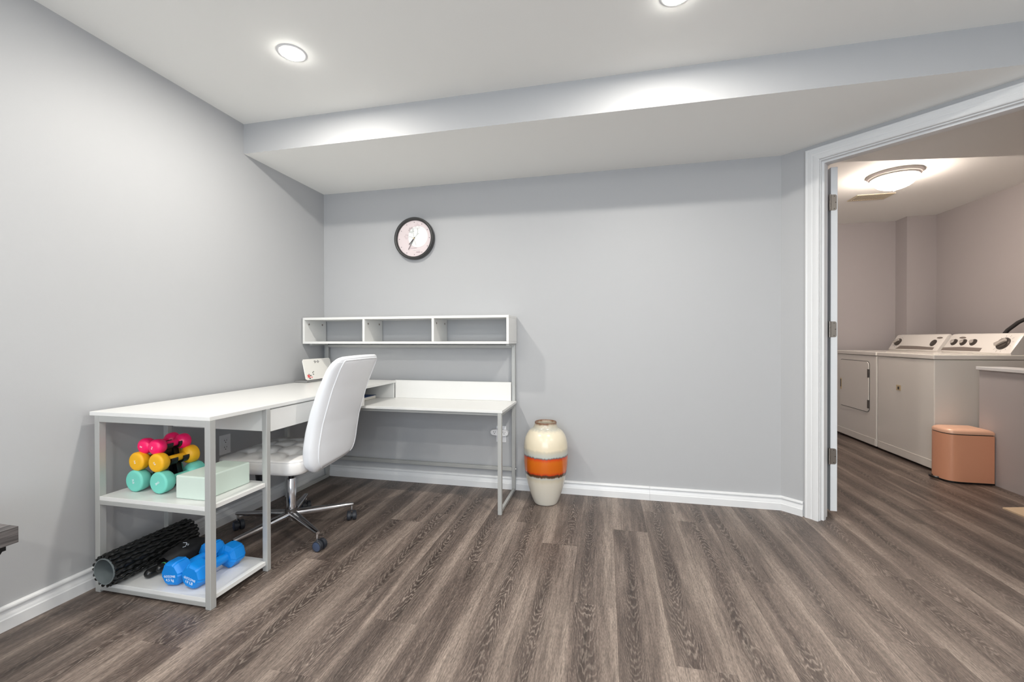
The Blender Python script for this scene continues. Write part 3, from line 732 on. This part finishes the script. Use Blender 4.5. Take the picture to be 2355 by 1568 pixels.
def hand(name, ang, l, w, y, m, tail=0.01):
    d = Vector((math.sin(ang), 0, math.cos(ang))); s = Vector((d.z, 0, -d.x)); c = CC + Vector((0, y, 0))
    bm = bmesh.new(); a = [c - d * tail + s * w, c + d * l + s * w * 0.8, c + d * l - s * w * 0.8, c - d * tail - s * w]
    lo = [bm.verts.new(p) for p in a]; hi = [bm.verts.new(p - Vector((0, 0.0012, 0))) for p in a]
    bm.faces.new(lo); bm.faces.new(hi[::-1])
    for i in range(4): bm.faces.new((lo[i], hi[i], hi[(i + 1) % 4], lo[(i + 1) % 4]))
    obj(name, bm, m, ck)
hand('hour_hand', R(222), 0.056, 0.0026, -0.027, 'ink'); hand('minute_hand', R(208), 0.090, 0.0020, -0.029, 'ink'); hand('second_hand', R(160), 0.055, 0.0006, -0.031, 'ink_light', 0.0)
obj('pin', LT([(0, -0.034), (0.0045, -0.034), (0.0045, -0.0221), (0, -0.0221)], n=14, axis='Y', c=CC), 'beige_plastic', ck)
# line drawing of flowers on the face
for pts in ([(-0.002, 0.012), (-0.006, 0.035), (-0.010, 0.055)], [(0.004, 0.006), (0.022, 0.026), (0.028, 0.05), (0.026, 0.072)], [(-0.006, 0.006), (-0.024, 0.012), (-0.042, 0.014)], [(0.022, 0.026), (0.036, 0.036)]):
    obj('flower_line', T([cp(u, v) for u, v in pts], 0.0005, n=5), 'ink', fc)
for c, r_, n_, m_ in (((-0.022, 0.060), 0.022, 7, 'ink'), ((0.024, 0.082), 0.022, 6, 'ink_light'), ((-0.058, 0.016), 0.018, 5, 'ink_light')):
    pts = []
    for k in range(64):
        a = 2 * math.pi * k / 64; rr = r_ * (0.30 + 0.70 * abs(math.sin(n_ * a / 2))); pts.append(cp(c[0] + rr * math.cos(a), c[1] + rr * math.sin(a)))
    obj('flower_line', T(pts, 0.00055, n=5, closed=True), m_, fc)
for u0, u1, v, m_ in ((-0.045, 0.022, -0.068, 'ink_light'), (-0.008, 0.042, -0.085, 'clock_white'), (0.014, 0.046, -0.098, 'ink_light')):
    obj('script_line', T([cp(u0 + (u1 - u0) * k / 40, v + 0.003 * math.sin(k * 1.7)) for k in range(41)], 0.0006, n=5), m_, fc)

# ================================================================== floor vase
vs_ = thing('floor_vase', 'tall cream ceramic floor vase with glossy orange band', 'vase', (1.712, -0.185, 0))
prof = [(0, 0.0), (0.062, 0.0), (0.070, 0.003), (0.076, 0.012), (0.091, 0.05), (0.107, 0.10), (0.121, 0.155), (0.130, 0.20), (0.1355, 0.25), (0.1375, 0.30), (0.1370, 0.345), (0.133, 0.385), (0.124, 0.418), (0.109, 0.444), (0.092, 0.461), (0.079, 0.472), (0.072, 0.484), (0.069, 0.497), (0.0695, 0.505), (0.067, 0.508), (0.063, 0.505), (0.062, 0.49), (0.066, 0.474), (0.09, 0.45), (0.11, 0.42), (0.11, 0.2), (0.06, 0.03), (0, 0.03)]
def smoothp(p, n=4):
    out = []
    for i in range(len(p) - 1):
        p0, p1, p2, p3 = p[max(i - 1, 0)], p[i], p[i + 1], p[min(i + 2, len(p) - 1)]
        for k in range(n):
            t = k / n
            out.append(tuple(max(0, 0.5 * (2 * p1[j] + (p2[j] - p0[j]) * t + (2 * p0[j] - 5 * p1[j] + 4 * p2[j] - p3[j]) * t * t + (3 * p1[j] - p0[j] - 3 * p2[j] + p3[j]) * t ** 3)) for j in (0, 1)))
    return out + [p[-1]]
bm = LT(prof[:3] + smoothp(prof[2:20])[1:] + prof[20:], n=72)
obj('body', bm, 'vase_glaze', vs_, local=True, smooth=True, angle=60)

# ================================================================== wall outlets
def outlet_slots(parent, c, u, n, m='slot_dark'):
    """two blade slots and a ground hole, c centre, u sideways, n outward"""
    u, n = Vector(u), Vector(n)
    def bb(a, b0, w, h):
        bm = bmesh.new(); q = [c + u * (a + i * w) + Vector((0, 0, b0 + j * h)) for i, j in ((-1, -1), (1, -1), (1, 1), (-1, 1))]
        lo = [bm.verts.new(p) for p in q]; hi = [bm.verts.new(p + n * 0.0006) for p in q]; bm.faces.new(lo); bm.faces.new(hi[::-1])
        for i in range(4): bm.faces.new((lo[i], hi[i], hi[(i + 1) % 4], lo[(i + 1) % 4]))
        return bm
    obj('slot', bb(-0.0063, 0.004, 0.0012, 0.0045), m, parent); obj('slot', bb(0.0063, 0.004, 0.0012, 0.0036), m, parent); obj('slot', bb(0, -0.0075, 0.0024, 0.0024), m, parent)
ol = thing('wall_outlet', 'white duplex wall outlet under the raised desk', 'outlet', (0, -0.8635, 0.44))
pl_ = obj('cover_plate', B(0, 0.005, -0.8985, -0.8285, 0.386, 0.494), 'outlet_white', ol, bevel=0.002)
for zc in (0.459, 0.421):
    f = obj('receptacle', B(0.005, 0.007, -0.880, -0.847, zc - 0.0145, zc + 0.0145), 'outlet_white', ol, bevel=0.001)
    outlet_slots(f, Vector((0.007, -0.8635, zc)), (0, 1, 0), (1, 0, 0))
ob = thing('wall_outlet', 'white wall outlet behind the desk leg near the vase', 'outlet', (1.3795, 0, 0.373))
obj('cover_plate', B(1.345, 1.414, -0.005, 0, 0.317, 0.4295), 'outlet_white', ob, bevel=0.002)
pa = thing('plug_adapter', 'white round-ended plug adapter pushed into the wall outlet', 'adapter', (1.375, -0.006, 0.385))
bm = bmesh.new()
pts = [(1.352, 0.368), (1.394, 0.366)]
for k in range(13):
    a = R(-90 + 180 * k / 12); pts.append((1.416 + 0.018 * math.cos(a), 0.386 + 0.018 * math.sin(a)))
pts += [(1.394, 0.408), (1.352, 0.410)]
for k in range(13):
    a = R(90 + 180 * k / 12); pts.append((1.330 + 0.018 * math.cos(a), 0.389 + 0.018 * math.sin(a)))
lo = [bm.verts.new((p[0], -0.0065, p[1])) for p in pts]; hi = [bm.verts.new((p[0], -0.034, p[1])) for p in pts]
bm.faces.new(lo); bm.faces.new(hi[::-1])
for i in range(len(lo)): bm.faces.new((lo[i], hi[i], hi[(i + 1) % len(lo)], lo[(i + 1) % len(lo)]))
ab = obj('body', bm, 'outlet_white', pa, bevel=0.002)
for xc in (1.339, 1.372, 1.406): outlet_slots(ab, Vector((xc, -0.034, 0.389)), (1, 0, 0), (0, -1, 0))

# ================================================================== dumbbells
def dumbbell(name, label, m, x, z, y0, y1, hr, hl, gr, rnd, txt, tsize, rot, group):
    """y0 front face, y1 rear face, hr head radius, hl head length, gr grip radius, rnd roundness"""
    L_ = y1 - y0
    t = thing(name, label, 'dumbbell', (x, y0, z - hr), group=group)
    hp = []
    n = 8
    for k in range(n + 1):
        a = math.pi / 2 * k / n; hp.append((hr - rnd + rnd * math.sin(a), rnd * 0.75 - rnd * 0.75 * math.cos(a)))
    body = [(0, 0), (hp[0][0] * 0.6, -0.0001)] + hp + [(hr * 0.985, hl * 0.55), (hr * 0.93, hl * 0.78), (hr * 0.78, hl * 0.93), (gr * 1.15, hl), (gr, hl * 1.06)]
    for s, nm in ((0, 'head'), (1, 'head')):
        pr_ = [(r_, (h if s == 0 else L_ - h)) for r_, h in body] + [(0, hl * 1.06 if s == 0 else L_ - hl * 1.06)]
        hd = obj(nm, LT(pr_, n=36, axis='Y', c=(0, 0, hr)), m, t, local=True, smooth=True, angle=60)
        if s == 0 and txt: text_mesh('lettering', txt, tsize, axes(Vector((0, -0.0008, hr)), (math.cos(rot), 0, math.sin(rot)), (-math.sin(rot), 0, math.cos(rot))), 'print_white', hd)
    obj('grip', LT([(0, hl), (gr * 0.97, hl), (gr * 1.03, L_ / 2), (gr * 0.97, L_ - hl), (0, L_ - hl)], n=24, axis='Y', c=(0, 0, hr)), m, t, local=True, smooth=True, angle=60)
    return t
dumbbell('dumbbell', 'teal round-headed dumbbell on the rack beside the mint foam block', 'teal_rubber', 0.292, 0.4385, -1.452, -1.268, 0.0450, 0.052, 0.0155, 0.010, '2KG', 0.012, R(35), 'paired round dumbbells on the rack')
dumbbell('dumbbell', 'teal round-headed dumbbell on the wall side of the rack', 'teal_rubber', 0.166, 0.4375, -1.452, -1.268, 0.0450, 0.052, 0.0155, 0.010, '5LB', 0.012, R(-80), 'paired round dumbbells on the rack')
dumbbell('dumbbell', 'yellow dumbbell on the middle tier above the teal one by the foam block', 'yellow_rubber', 0.275, 0.5175, -1.450, -1.278, 0.0390, 0.044, 0.0150, 0.013, '3LB', 0.009, R(-50), 'paired round dumbbells on the rack')
dumbbell('dumbbell', 'yellow dumbbell on the middle tier at the wall side of the rack', 'yellow_rubber', 0.172, 0.5175, -1.450, -1.278, 0.0390, 0.044, 0.0150, 0.013, '3LB', 0.009, R(-75), 'paired round dumbbells on the rack')
dumbbell('dumbbell', 'bright pink dumbbell on the top tier of the rack, room side', 'pink_rubber', 0.252, 0.578, -1.442, -1.288, 0.0325, 0.046, 0.0135, 0.022, '2LB', 0.008, R(70), 'paired round dumbbells on the rack')
dumbbell('dumbbell', 'bright pink dumbbell on the top tier of the rack, wall side', 'pink_rubber', 0.186, 0.578, -1.436, -1.282, 0.0325, 0.046, 0.0135, 0.022, '2LB', 0.008, R(-15), 'paired round dumbbells on the rack')
# A-frame rack: two end panels joined by bars, with cradles under the grips
rk = thing('dumbbell_rack', 'black plastic three-tier rack holding the small dumbbells', 'rack', (0.23, -1.36, 0.391))
for y0, y1 in ((-1.394, -1.374), (-1.340, -1.318)):
    bm = bmesh.new(); q = [(0.187, 0.3915), (0.271, 0.3915), (0.234, 0.556), (0.204, 0.556)]
    lo = [bm.verts.new((a, y0, b)) for a, b in q]; hi = [bm.verts.new((a, y1, b)) for a, b in q]
    bm.faces.new(lo); bm.faces.new(hi[::-1])
    for i in range(4): bm.faces.new((lo[i], hi[i], hi[(i + 1) % 4], lo[(i + 1) % 4]))
    obj('end_panel', bm, 'black_plastic', rk, bevel=0.002)
    for (xc, zc, gr) in ((0.292, 0.4385, 0.0155), (0.166, 0.4375, 0.0155), (0.275, 0.5175, 0.0150), (0.172, 0.5175, 0.0150), (0.252, 0.578, 0.0135), (0.186, 0.578, 0.0135)):
        bm = bmesh.new(); ri, ro = gr + 0.0016, gr + 0.0095; inn, out = [], []
        side = 1 if xc > 0.222 else -1
        for k in range(15):
            a = R(-90) + R(-108 + 216 * k / 14)
            inn.append((xc + ri * math.cos(a), zc + ri * math.sin(a))); out.append((xc + ro * math.cos(a), zc + ro * math.sin(a)))
        q = inn + out[::-1]; lo = [bm.verts.new((a, y0 - 0.004, b)) for a, b in q]; hi = [bm.verts.new((a, y1 + 0.004, b)) for a, b in q]
        for i in range(len(q)): bm.faces.new((lo[i], hi[i], hi[(i + 1) % len(q)], lo[(i + 1) % len(q)]))
        for V_ in (lo, hi):
            for i in range(14): bm.faces.new((V_[i], V_[i + 1], V_[len(q) - 2 - i], V_[len(q) - 1 - i]))
        obj('cradle', bm, 'black_plastic', rk)
        xm = 0.222 + side * 0.010
        if abs(xc - xm) - gr > 0.012:
            bm = bmesh.new(); box(bm, min(xm, xc - side * (gr + 0.006)), max(xm, xc - side * (gr + 0.006)), y0, y1, zc - 0.018, zc + 0.002); obj('cradle_arm', bm, 'black_plastic', rk)
bm = B(0.214, 0.230, -1.3735, -1.3405, 0.3915, 0.556); obj('spine', bm, 'black_plastic', rk)
# blue hexagonal dumbbells on the bottom shelf
def hexbell(label, x, y0, y1, rot, lines):
    rr = 0.0525; ap = rr * math.cos(R(30) - abs(rot))
    t = thing('hex_dumbbell', label, 'dumbbell', (x, y0, 0.0442), group='blue hex dumbbells on the bottom shelf')
    L_ = y1 - y0; hl = 0.066
    def head(s):
        bm = bmesh.new(); rings = []
        for h, k in ((0.0, 0.80), (0.004, 0.90), (0.012, 0.985), (0.018, 1.0), (0.050, 1.0), (0.056, 0.985), (0.066, 0.62)):
            yy = h if s == 0 else L_ - h
            rings.append([bm.verts.new((rr * k * math.cos(R(60 * i) + rot) , yy, ap + rr * k * math.sin(R(60 * i) + rot))) for i in range(6)])
        for A_, B_ in zip(rings, rings[1:]):
            for i in range(6): bm.faces.new((A_[i], A_[(i + 1) % 6], B_[(i + 1) % 6], B_[i]))
        bm.faces.new(rings[0]); bm.faces.new(rings[-1])
        ed = [e for e in bm.edges if abs((e.verts[0].co - e.verts[1].co).y) > 0.002]
        bmesh.ops.bevel(bm, geom=ed, offset=0.006, segments=3, affect='EDGES', clamp_overlap=True)
        return bm
    for s in (0, 1):
        hd = obj('head', head(s), 'blue_rubber', t, local=True, smooth=True, angle=28)
        if s == 0:
            for i, (tx, sz, dz, sh) in enumerate(lines):
                tr = rot
                ux = Vector((math.cos(tr), 0, math.sin(tr))); uy = Vector((-math.sin(tr), 0, math.cos(tr)))
                text_mesh('lettering', tx, sz, axes(Vector((0, -0.0006, ap)) + uy * dz, ux, uy), 'print_white', hd, spacing=1.08)
    obj('grip', LT([(0, hl - 0.004), (0.0215, hl - 0.004), (0.0185, hl + 0.008), (0.0190, L_ / 2), (0.0185, L_ - hl - 0.008), (0.0215, L_ - hl + 0.004), (0, L_ - hl + 0.004)], n=24, axis='Y', c=(0, 0, ap)), 'blue_rubber', t, local=True, smooth=True, angle=60)
hexbell('blue rubber hex dumbbell marked 4.5 kg beside the black pouch', 0.391, -1.484, -1.262, R(6), (('GOZONE', 0.0125, -0.006, 0), ('4.5 kg', 0.0150, -0.020, 0)))
hexbell('blue rubber hex dumbbell marked 10 LB on the open side of the shelf', 0.493, -1.486, -1.264, R(-14), (('GOZONE', 0.0125, -0.006, 0), ('10 LB', 0.0150, -0.020, 0)))

# ================================================================== other exercise gear
yb = obj('yoga_block', B(0.402, 0.542, -1.467, -1.247, 0.3915, 0.484), 'mint_foam', bevel=0.006, seg=3)
tag(yb, 'pale mint foam yoga block on the upper end shelf', 'yoga block')
# foam roller: hollow core with staggered lumpy ribs
fr = thing('foam_roller', 'black knobbly foam roller with hollow grey core', 'foam roller', (0.148, -1.548, 0.0445))
fr.rotation_euler = (0, 0, R(0.5))
FL = 0.355
obj('core', LT([(0.0480, 0.0), (0.0512, 0.0), (0.0512, FL), (0.0480, FL), (0.0480, 0.0)], n=48, axis='Y', c=(0, 0, 0.0665)), 'roller_core', fr, local=True, smooth=True, angle=50)
obj('sleeve', LT([(0.0514, 0.004), (0.0548, 0.004), (0.0548, FL - 0.004), (0.0514, FL - 0.004), (0.0514, 0.004)], n=48, axis='Y', c=(0, 0, 0.0665)), 'roller_black', fr, local=True, smooth=True, angle=50)
nr = 18
for k in range(nr):
    bm = bmesh.new(); a0 = 2 * math.pi * k / nr; pts, rs = [], []
    for i in range(57):
        u = i / 56; ph = u * 2 * math.pi * 6 + (math.pi if k % 2 else 0)
        a = a0 + 0.05 * math.sin(ph); r_ = 0.0578; pts.append((r_ * math.cos(a), 0.003 + u * (FL - 0.006), 0.0665 + r_ * math.sin(a)))
        rs.append((0.0074 + 0.0020 * math.cos(ph * 2 + 1.2)) * (0.82 if i in (0, 56) else 1))
    tube(bm, pts, rs, n=8)
    obj('rib', bm, 'roller_black', fr, local=True, smooth=True, angle=70)
# black drawstring pouch with two massage sticks poking out
pc = thing('pouch', 'soft black pouch with small pale logo between roller and blue dumbbells', 'pouch', (0.29, -1.30, 0.0442))
bm = bmesh.new(); rings = []
PS = [(-1.405, 0.262, 0.036, 0.030), (-1.395, 0.264, 0.040, 0.034), (-1.36, 0.272, 0.046, 0.042), (-1.31, 0.284, 0.050, 0.048), (-1.27, 0.294, 0.048, 0.046), (-1.235, 0.300, 0.040, 0.036), (-1.212, 0.304, 0.022, 0.018)]
for j in range(25):
    u = j / 24 * (len(PS) - 1); i = min(int(u), len(PS) - 2); f = u - i
    y, xc, w, h = [PS[i][q] * (1 - f) + PS[i + 1][q] * f for q in range(4)]
    rg = []
    for k in range(32):
        a = 2 * math.pi * k / 32
        wr = 1 + 0.05 * math.sin(5 * a + j * 0.5) + 0.03 * math.sin(9 * a - j * 0.9)
        zz = 0.0446 + h + h * wr * math.sin(a); rg.append(bm.verts.new((xc + w * wr * math.cos(a), y, max(0.0446, zz))))
    rings.append(rg)
for A_, B_ in zip(rings, rings[1:]):
    for k in range(32): bm.faces.new((A_[k], A_[(k + 1) % 32], B_[(k + 1) % 32], B_[k]))
bm.faces.new(rings[-1])
pb = obj('bag', bm, 'matte_black', pc, smooth=True, angle=80)
lgp = Vector((0.290, -1.335, 0.1345)); e1 = Vector((0.85, 0.35, -0.35)).normalized(); e2 = Vector((-0.2, 0.85, 0.12)).normalized()
for a, b in (((-0.012, 0.004), (0.0, 0.010)), ((0.0, 0.010), (0.004, 0.0)), ((0.004, 0.0), (0.012, 0.008)), ((0.006, -0.002), (0.010, -0.012)), ((0.010, -0.012), (0.004, -0.020)), ((0.012, 0.008), (0.013, -0.004))):
    obj('logo', T([lgp + e1 * a[0] + e2 * a[1], lgp + e1 * b[0] + e2 * b[1]], 0.0010, n=6), 'print_white', pb)
for (p0, p1, r_, ring, lb_) in (((0.243, -1.468, 0.0635), (0.262, -1.30, 0.066), 0.0180, False, 'black round-ended massage stick poking out of the pouch near the shelf'), ((0.276, -1.448, 0.0790), (0.284, -1.30, 0.082), 0.0150, True, 'black massage stick with green ring poking out of the pouch')):
    t = thing('massage_stick', lb_, 'massage stick', p0)
    a, b = Vector(p0), Vector(p1); d = (b - a).normalized(); pts, rs = [], []
    for k in range(7):
        q = math.pi / 2 * k / 6; pts.append(a + d * (r_ * (1 - math.cos(q)))); rs.append(max(0.0008, r_ * math.sin(q)))
    pts.append(b); rs.append(r_)
    obj('shaft', T(pts, rs, n=20), 'roller_black', t, smooth=True, angle=60)
    if ring: obj('ring', T([a + d * 0.030, a + d * 0.034], r_ + 0.0012, n=24), 'green_ring', t, smooth=True)

# ================================================================== console table at the left edge
ct = thing('console_table', 'dark wood console table on black metal legs against the side wall', 'table', (0.24, -2.5, 0))
obj('top', B(0.03, 0.460, -3.25, -1.961, 0.454, 0.500), 'table_wood', ct, bevel=0.0015)
def bar(a, b, w=0.022):
    return T([a, b], w * 0.7, n=4)
for yy in (-1.995, -3.215):
    obj('leg_frame', B(0.05, 0.44, yy - 0.018, yy + 0.018, 0.436, 0.4535), 'matte_black', ct)
    obj('leg', bar((0.425, yy, 0.435), (0.06, yy, 0.012), 0.03), 'matte_black', ct)
    obj('leg', bar((0.065, yy - 0.04, 0.435), (0.43, yy - 0.04, 0.012), 0.03), 'matte_black', ct)
obj('side_rail', B(0.41, 0.438, -3.19, -2.02, 0.436, 0.4535), 'matte_black', ct)
obj('side_rail', B(0.052, 0.08, -3.19, -2.02, 0.436, 0.4535), 'matte_black', ct)

# ================================================================== laundry appliances
WX, WD = 4.53, 0.598
def body(name, label, cat, y0, y1):
    t = thing(name, label, cat, (WX, (y0 + y1) / 2, 0))
    obj('cabinet', B(WX + 0.002, WX + WD, y0, y1, 0.018, 0.860), 'appliance_white', t, bevel=0.006, seg=3)
    obj('top_panel', B(WX - 0.004, WX + WD, y0 - 0.002, y1 + 0.002, 0.8625, 0.900), 'appliance_white', t, bevel=0.007, seg=3)
    obj('toe_panel', B(WX - 0.001, WX + 0.003, y0 + 0.014, y1 - 0.014, 0.024, 0.085), 'appliance_white', t, bevel=0.001)
    for yy in (y0 + 0.04, y1 - 0.04):
        for xx in (WX + 0.06, WX + WD - 0.06):
            obj('foot', LT([(0, 0), (0.018, 0), (0.018, 0.019), (0, 0.019)], n=14, c=(xx, yy, 0)), 'slot_dark', t)
    return t
def console(t, y0, y1):
    """sloped control panel with rounded ends"""
    bm = bmesh.new(); prof = [(5.000, 0.9005), (4.995, 0.912), (5.075, 1.052), (5.085, 1.060), (5.118, 1.064), (5.127, 1.055), (5.127, 0.9005)]
    rings = []
    for y, k in ((y0, 0.0), (y0 + 0.012, 0.6), (y0 + 0.03, 1.0), (y1 - 0.03, 1.0), (y1 - 0.012, 0.6), (y1, 0.0)):
        rings.append([bm.verts.new((x + (1 - k) * 0.012 * (1 if x < 5.09 else -0.3), y, 0.9005 + (z - 0.9005) * (0.965 + 0.035 * k))) for x, z in prof])
    for A_, B_ in zip(rings, rings[1:]):
        for i in range(len(prof)): bm.faces.new((A_[i], A_[(i + 1) % len(prof)], B_[(i + 1) % len(prof)], B_[i]))
    bm.faces.new(rings[0][::-1]); bm.faces.new(rings[-1])
    return obj('console', bm, 'console_white', t, smooth=True, angle=30)
PN = Vector((-0.14, 0, 0.08)).normalized(); PU = Vector((0.08, 0, 0.14)).normalized(); PO = Vector((4.995, 0, 0.912))
def pp(y, s, w=0.0): return PO + Vector((0, y, 0)) + PU * s + PN * w
def pdisc(parent, name, y, s, prof, m, n=28):
    bm = LT(prof, n=n); M_ = Matrix((Vector((0, -1, 0)), PU, PN)).transposed().to_4x4(); M_.translation = pp(y, s)
    bmesh.ops.transform(bm, matrix=M_, verts=bm.verts[:]); return obj(name, bm, m, parent, smooth=True, angle=40)
def pquad(parent, name, pts, m, w=0.0008):
    bm = bmesh.new(); lo = [bm.verts.new(pp(y, s, 0.0001)) for y, s in pts]; hi = [bm.verts.new(pp(y, s, w)) for y, s in pts]
    bm.faces.new(lo); bm.faces.new(hi[::-1])
    for i in range(len(lo)): bm.faces.new((lo[i], hi[i], hi[(i + 1) % len(lo)], lo[(i + 1) % len(lo)]))
    return obj(name, bm, m, parent)
def ticks(parent, y, s, r0, r1, n):
    bm = bmesh.new()
    for k in range(n):
        a = 2 * math.pi * (k + 0.5) / n; tube(bm, [pp(y + r0 * math.cos(a), s + r0 * math.sin(a), 0.0004), pp(y + r1 * math.cos(a), s + r1 * math.sin(a), 0.0004)], 0.0007, n=4)
    obj('dial_marks', bm, 'console_grey', parent)
def dial(parent, y, s, r_):
    k = pdisc(parent, 'knob', y, s, [(0, 0.0), (r_ * 1.2, 0.0), (r_ * 1.2, 0.006), (r_, 0.009), (r_ * 0.98, 0.016), (0, 0.016)], 'knob_grey')
    bm = bmesh.new(); box(bm, -r_ * 0.95, r_ * 0.95, -r_ * 0.30, r_ * 0.30, 0.016, 0.034)
    M_ = Matrix((Vector((0, -math.cos(0.6), 0)) + PU * math.sin(0.6), PU * math.cos(0.6) + Vector((0, math.sin(0.6), 0)), PN)).transposed().to_4x4(); M_.translation = pp(y, s)
    bmesh.ops.transform(bm, matrix=M_, verts=bm.verts[:]); obj('grip', bm, 'knob_silver', k, bevel=0.003)
    ticks(parent, y, s, r_ * 1.45, r_ * 1.8, 12)
def oval(parent, y, s, a_, b_, m, w=0.002):
    pquad(parent, 'badge', [(y + a_ * math.cos(2 * math.pi * k / 24), s + b_ * math.sin(2 * math.pi * k / 24)) for k in range(24)], m, w)
ws = body('washing_machine', 'white top-loading washing machine nearest the peach bin', 'washing machine', 1.032, 1.722)
obj('lid', B(WX + 0.03, WX + 0.44, 1.09, 1.66, 0.9003, 0.904), 'appliance_white', ws, bevel=0.0015)
lb2 = obj('sticker', B(WX - 0.0005, WX + 0.0025, 1.407, 1.463, 0.580, 0.625), 'beige_plastic', ws); obj('sticker_mark', B(WX - 0.0012, WX, 1.424, 1.446, 0.588, 0.612), 'knob_grey', lb2)
cn = console(ws, 1.035, 1.700)
oval(cn, 1.545, 0.135, 0.034, 0.009, 'console_grey')
for yy in (1.602, 1.505, 1.405):
    k = pdisc(cn, 'knob', yy, 0.090, [(0, 0), (0.030, 0), (0.029, 0.006), (0.020, 0.007), (0.018, 0.018), (0, 0.018)], 'knob_grey'); 
    pdisc(k, 'knob_cap', yy, 0.090, [(0, 0.0182), (0.0165, 0.0182), (0.013, 0.026), (0, 0.027)], 'knob_silver')
dial(cn, 1.130, 0.082, 0.042)
pquad(cn, 'panel_band', [(1.690, 0.008), (1.290, 0.008), (1.290, 0.040), (1.480, 0.046), (1.690, 0.036)], 'console_grey')
dy = body('dryer', 'white clothes dryer with rounded front door', 'dryer', 1.742, 2.430)
def rr_pts(y0, y1, z0, z1, r_, n=6):
    out = []
    for cy_, cz_, a0 in ((y1 - r_, z1 - r_, 0), (y0 + r_, z1 - r_, 90), (y0 + r_, z0 + r_, 180), (y1 - r_, z0 + r_, 270)):
        for k in range(n + 1):
            a = R(a0 + 90 * k / n); out.append((cy_ + r_ * math.cos(a), cz_ + r_ * math.sin(a)))
    return out
bm = bmesh.new(); q = rr_pts(1.850, 2.36, 0.325, 0.800, 0.035)
lo = [bm.verts.new((WX + 0.003, a, b)) for a, b in q]; hi = [bm.verts.new((WX - 0.006, a, b)) for a, b in q]; bm.faces.new(lo); bm.faces.new(hi[::-1])
for i in range(len(lo)): bm.faces.new((lo[i], hi[i], hi[(i + 1) % len(lo)], lo[(i + 1) % len(lo)]))
dd = obj('door', bm, 'appliance_white', dy, bevel=0.004)
bm = bmesh.new(); q2 = rr_pts(1.845, 2.365, 0.320, 0.805, 0.038)
tube(bm, [(WX + 0.0015, a, b) for a, b in q2], 0.0022, n=6, closed=True); obj('door_gap', bm, 'slot_dark', dd)
for zc in (0.692, 0.397): obj('hinge', B(WX - 0.008, WX - 0.001, 1.846, 1.866, zc - 0.04, zc + 0.04), 'knob_grey', dd, bevel=0.001)
hn = obj('handle', B(WX - 0.0085, WX - 0.004, 2.315, 2.345, 0.49, 0.606), 'beige_plastic', dd, bevel=0.002); obj('handle_recess', B(WX - 0.0092, WX - 0.0082, 2.322, 2.338, 0.515, 0.595), 'knob_grey', hn)
cn = console(dy, 1.748, 2.425)
oval(cn, 1.750 + 0.05, 0.135, 0.034, 0.009, 'console_grey')
dial(cn, 2.320, 0.085, 0.034)
pdisc(cn, 'button', 1.835, 0.080, [(0, 0), (0.034, 0), (0.033, 0.005), (0.024, 0.008), (0, 0.009)], 'knob_grey')
pquad(cn, 'panel_band', [(2.300, 0.008), (1.790, 0.008), (1.790, 0.034), (2.020, 0.044), (2.255, 0.044)], 'console_grey')
tag(obj('drain_hose', T([(5.215, 1.42, 0.02), (5.22, 1.42, 0.95), (5.23, 1.41, 1.03), (5.25, 1.38, 1.09), (5.28, 1.33, 1.15), (5.31, 1.25, 1.20), (5.34, 1.15, 1.22), (5.36, 1.05, 1.20), (5.37, 1.0, 1.12), (5.373, 0.99, 0.9), (5.373, 0.985, 0.6)], 0.014, n=14), 'rubber_hose', smooth=True), 'dark grey drain hose arching up behind the washer', 'hose')

# step bin
tb = thing('step_bin', 'peach metal pedal bin standing against the low partition', 'bin', (4.57, 0.86, 0))
def bin_out(k=1.0, off=0.0):
    pts = [(4.718 + off, 0.768 - off), (4.718 + off, 0.975 + off)]
    for j in range(19):
        a = R(90 + 180 * j / 18); pts.append((4.552 + (0.105 + off) * math.copysign(abs(math.cos(a)) ** 0.75, math.cos(a)), 0.8715 + (0.1035 + off) * math.copysign(abs(math.sin(a)) ** 0.62, math.sin(a))))
    return pts
obj('base_ring', P(bin_out(off=0.001), 0.0, 0.012), 'black_plastic', tb)
obj('body', P(bin_out(), 0.0122, 0.342), 'bin_copper', tb, smooth=True, angle=40)
obj('lid_gap', P(bin_out(off=-0.004), 0.3422, 0.348), 'black_plastic', tb)
bm = bmesh.new(); rings = []
for z_, o_ in ((0.348, 0.0), (0.364, 0.0005), (0.374, -0.006), (0.381, -0.020), (0.385, -0.045), (0.386, -0.08)): rings.append([bm.verts.new((p[0], p[1], z_)) for p in bin_out(off=o_)])
for A_, B_ in zip(rings, rings[1:]):
    for i in range(len(A_)): bm.faces.new((A_[i], A_[(i + 1) % len(A_)], B_[(i + 1) % len(A_)], B_[i]))
bm.faces.new(rings[0][::-1]); bm.faces.new(rings[-1]); obj('lid', bm, 'bin_lid', tb, smooth=True, angle=45)
bm = bmesh.new(); pts = []
for j in range(13):
    a = R(100 + 160 * j / 12); pts.append((4.428 + 0.030 * math.cos(a), 0.850 + 0.034 * math.sin(a), 0.022))
tube(bm, pts, 0.009, n=10); obj('pedal', bm, 'black_plastic', tb, smooth=True)
obj('pedal_plate', P([(4.405, 0.825), (4.402, 0.850), (4.405, 0.875), (4.425, 0.88), (4.425, 0.82)], 0.016, 0.022), 'chrome', tb)

# small mat on the laundry floor
bm = bmesh.new(); q = [(4.408, 0.291), (4.62, 0.345), (4.66, -0.33), (4.43, -0.38)]
prism(bm, q, 0.0005, 0.009)
tag(obj('floor_mat', bm, 'mat_beige', bevel=0.003), 'beige flat mat lying on the laundry floor', 'mat')
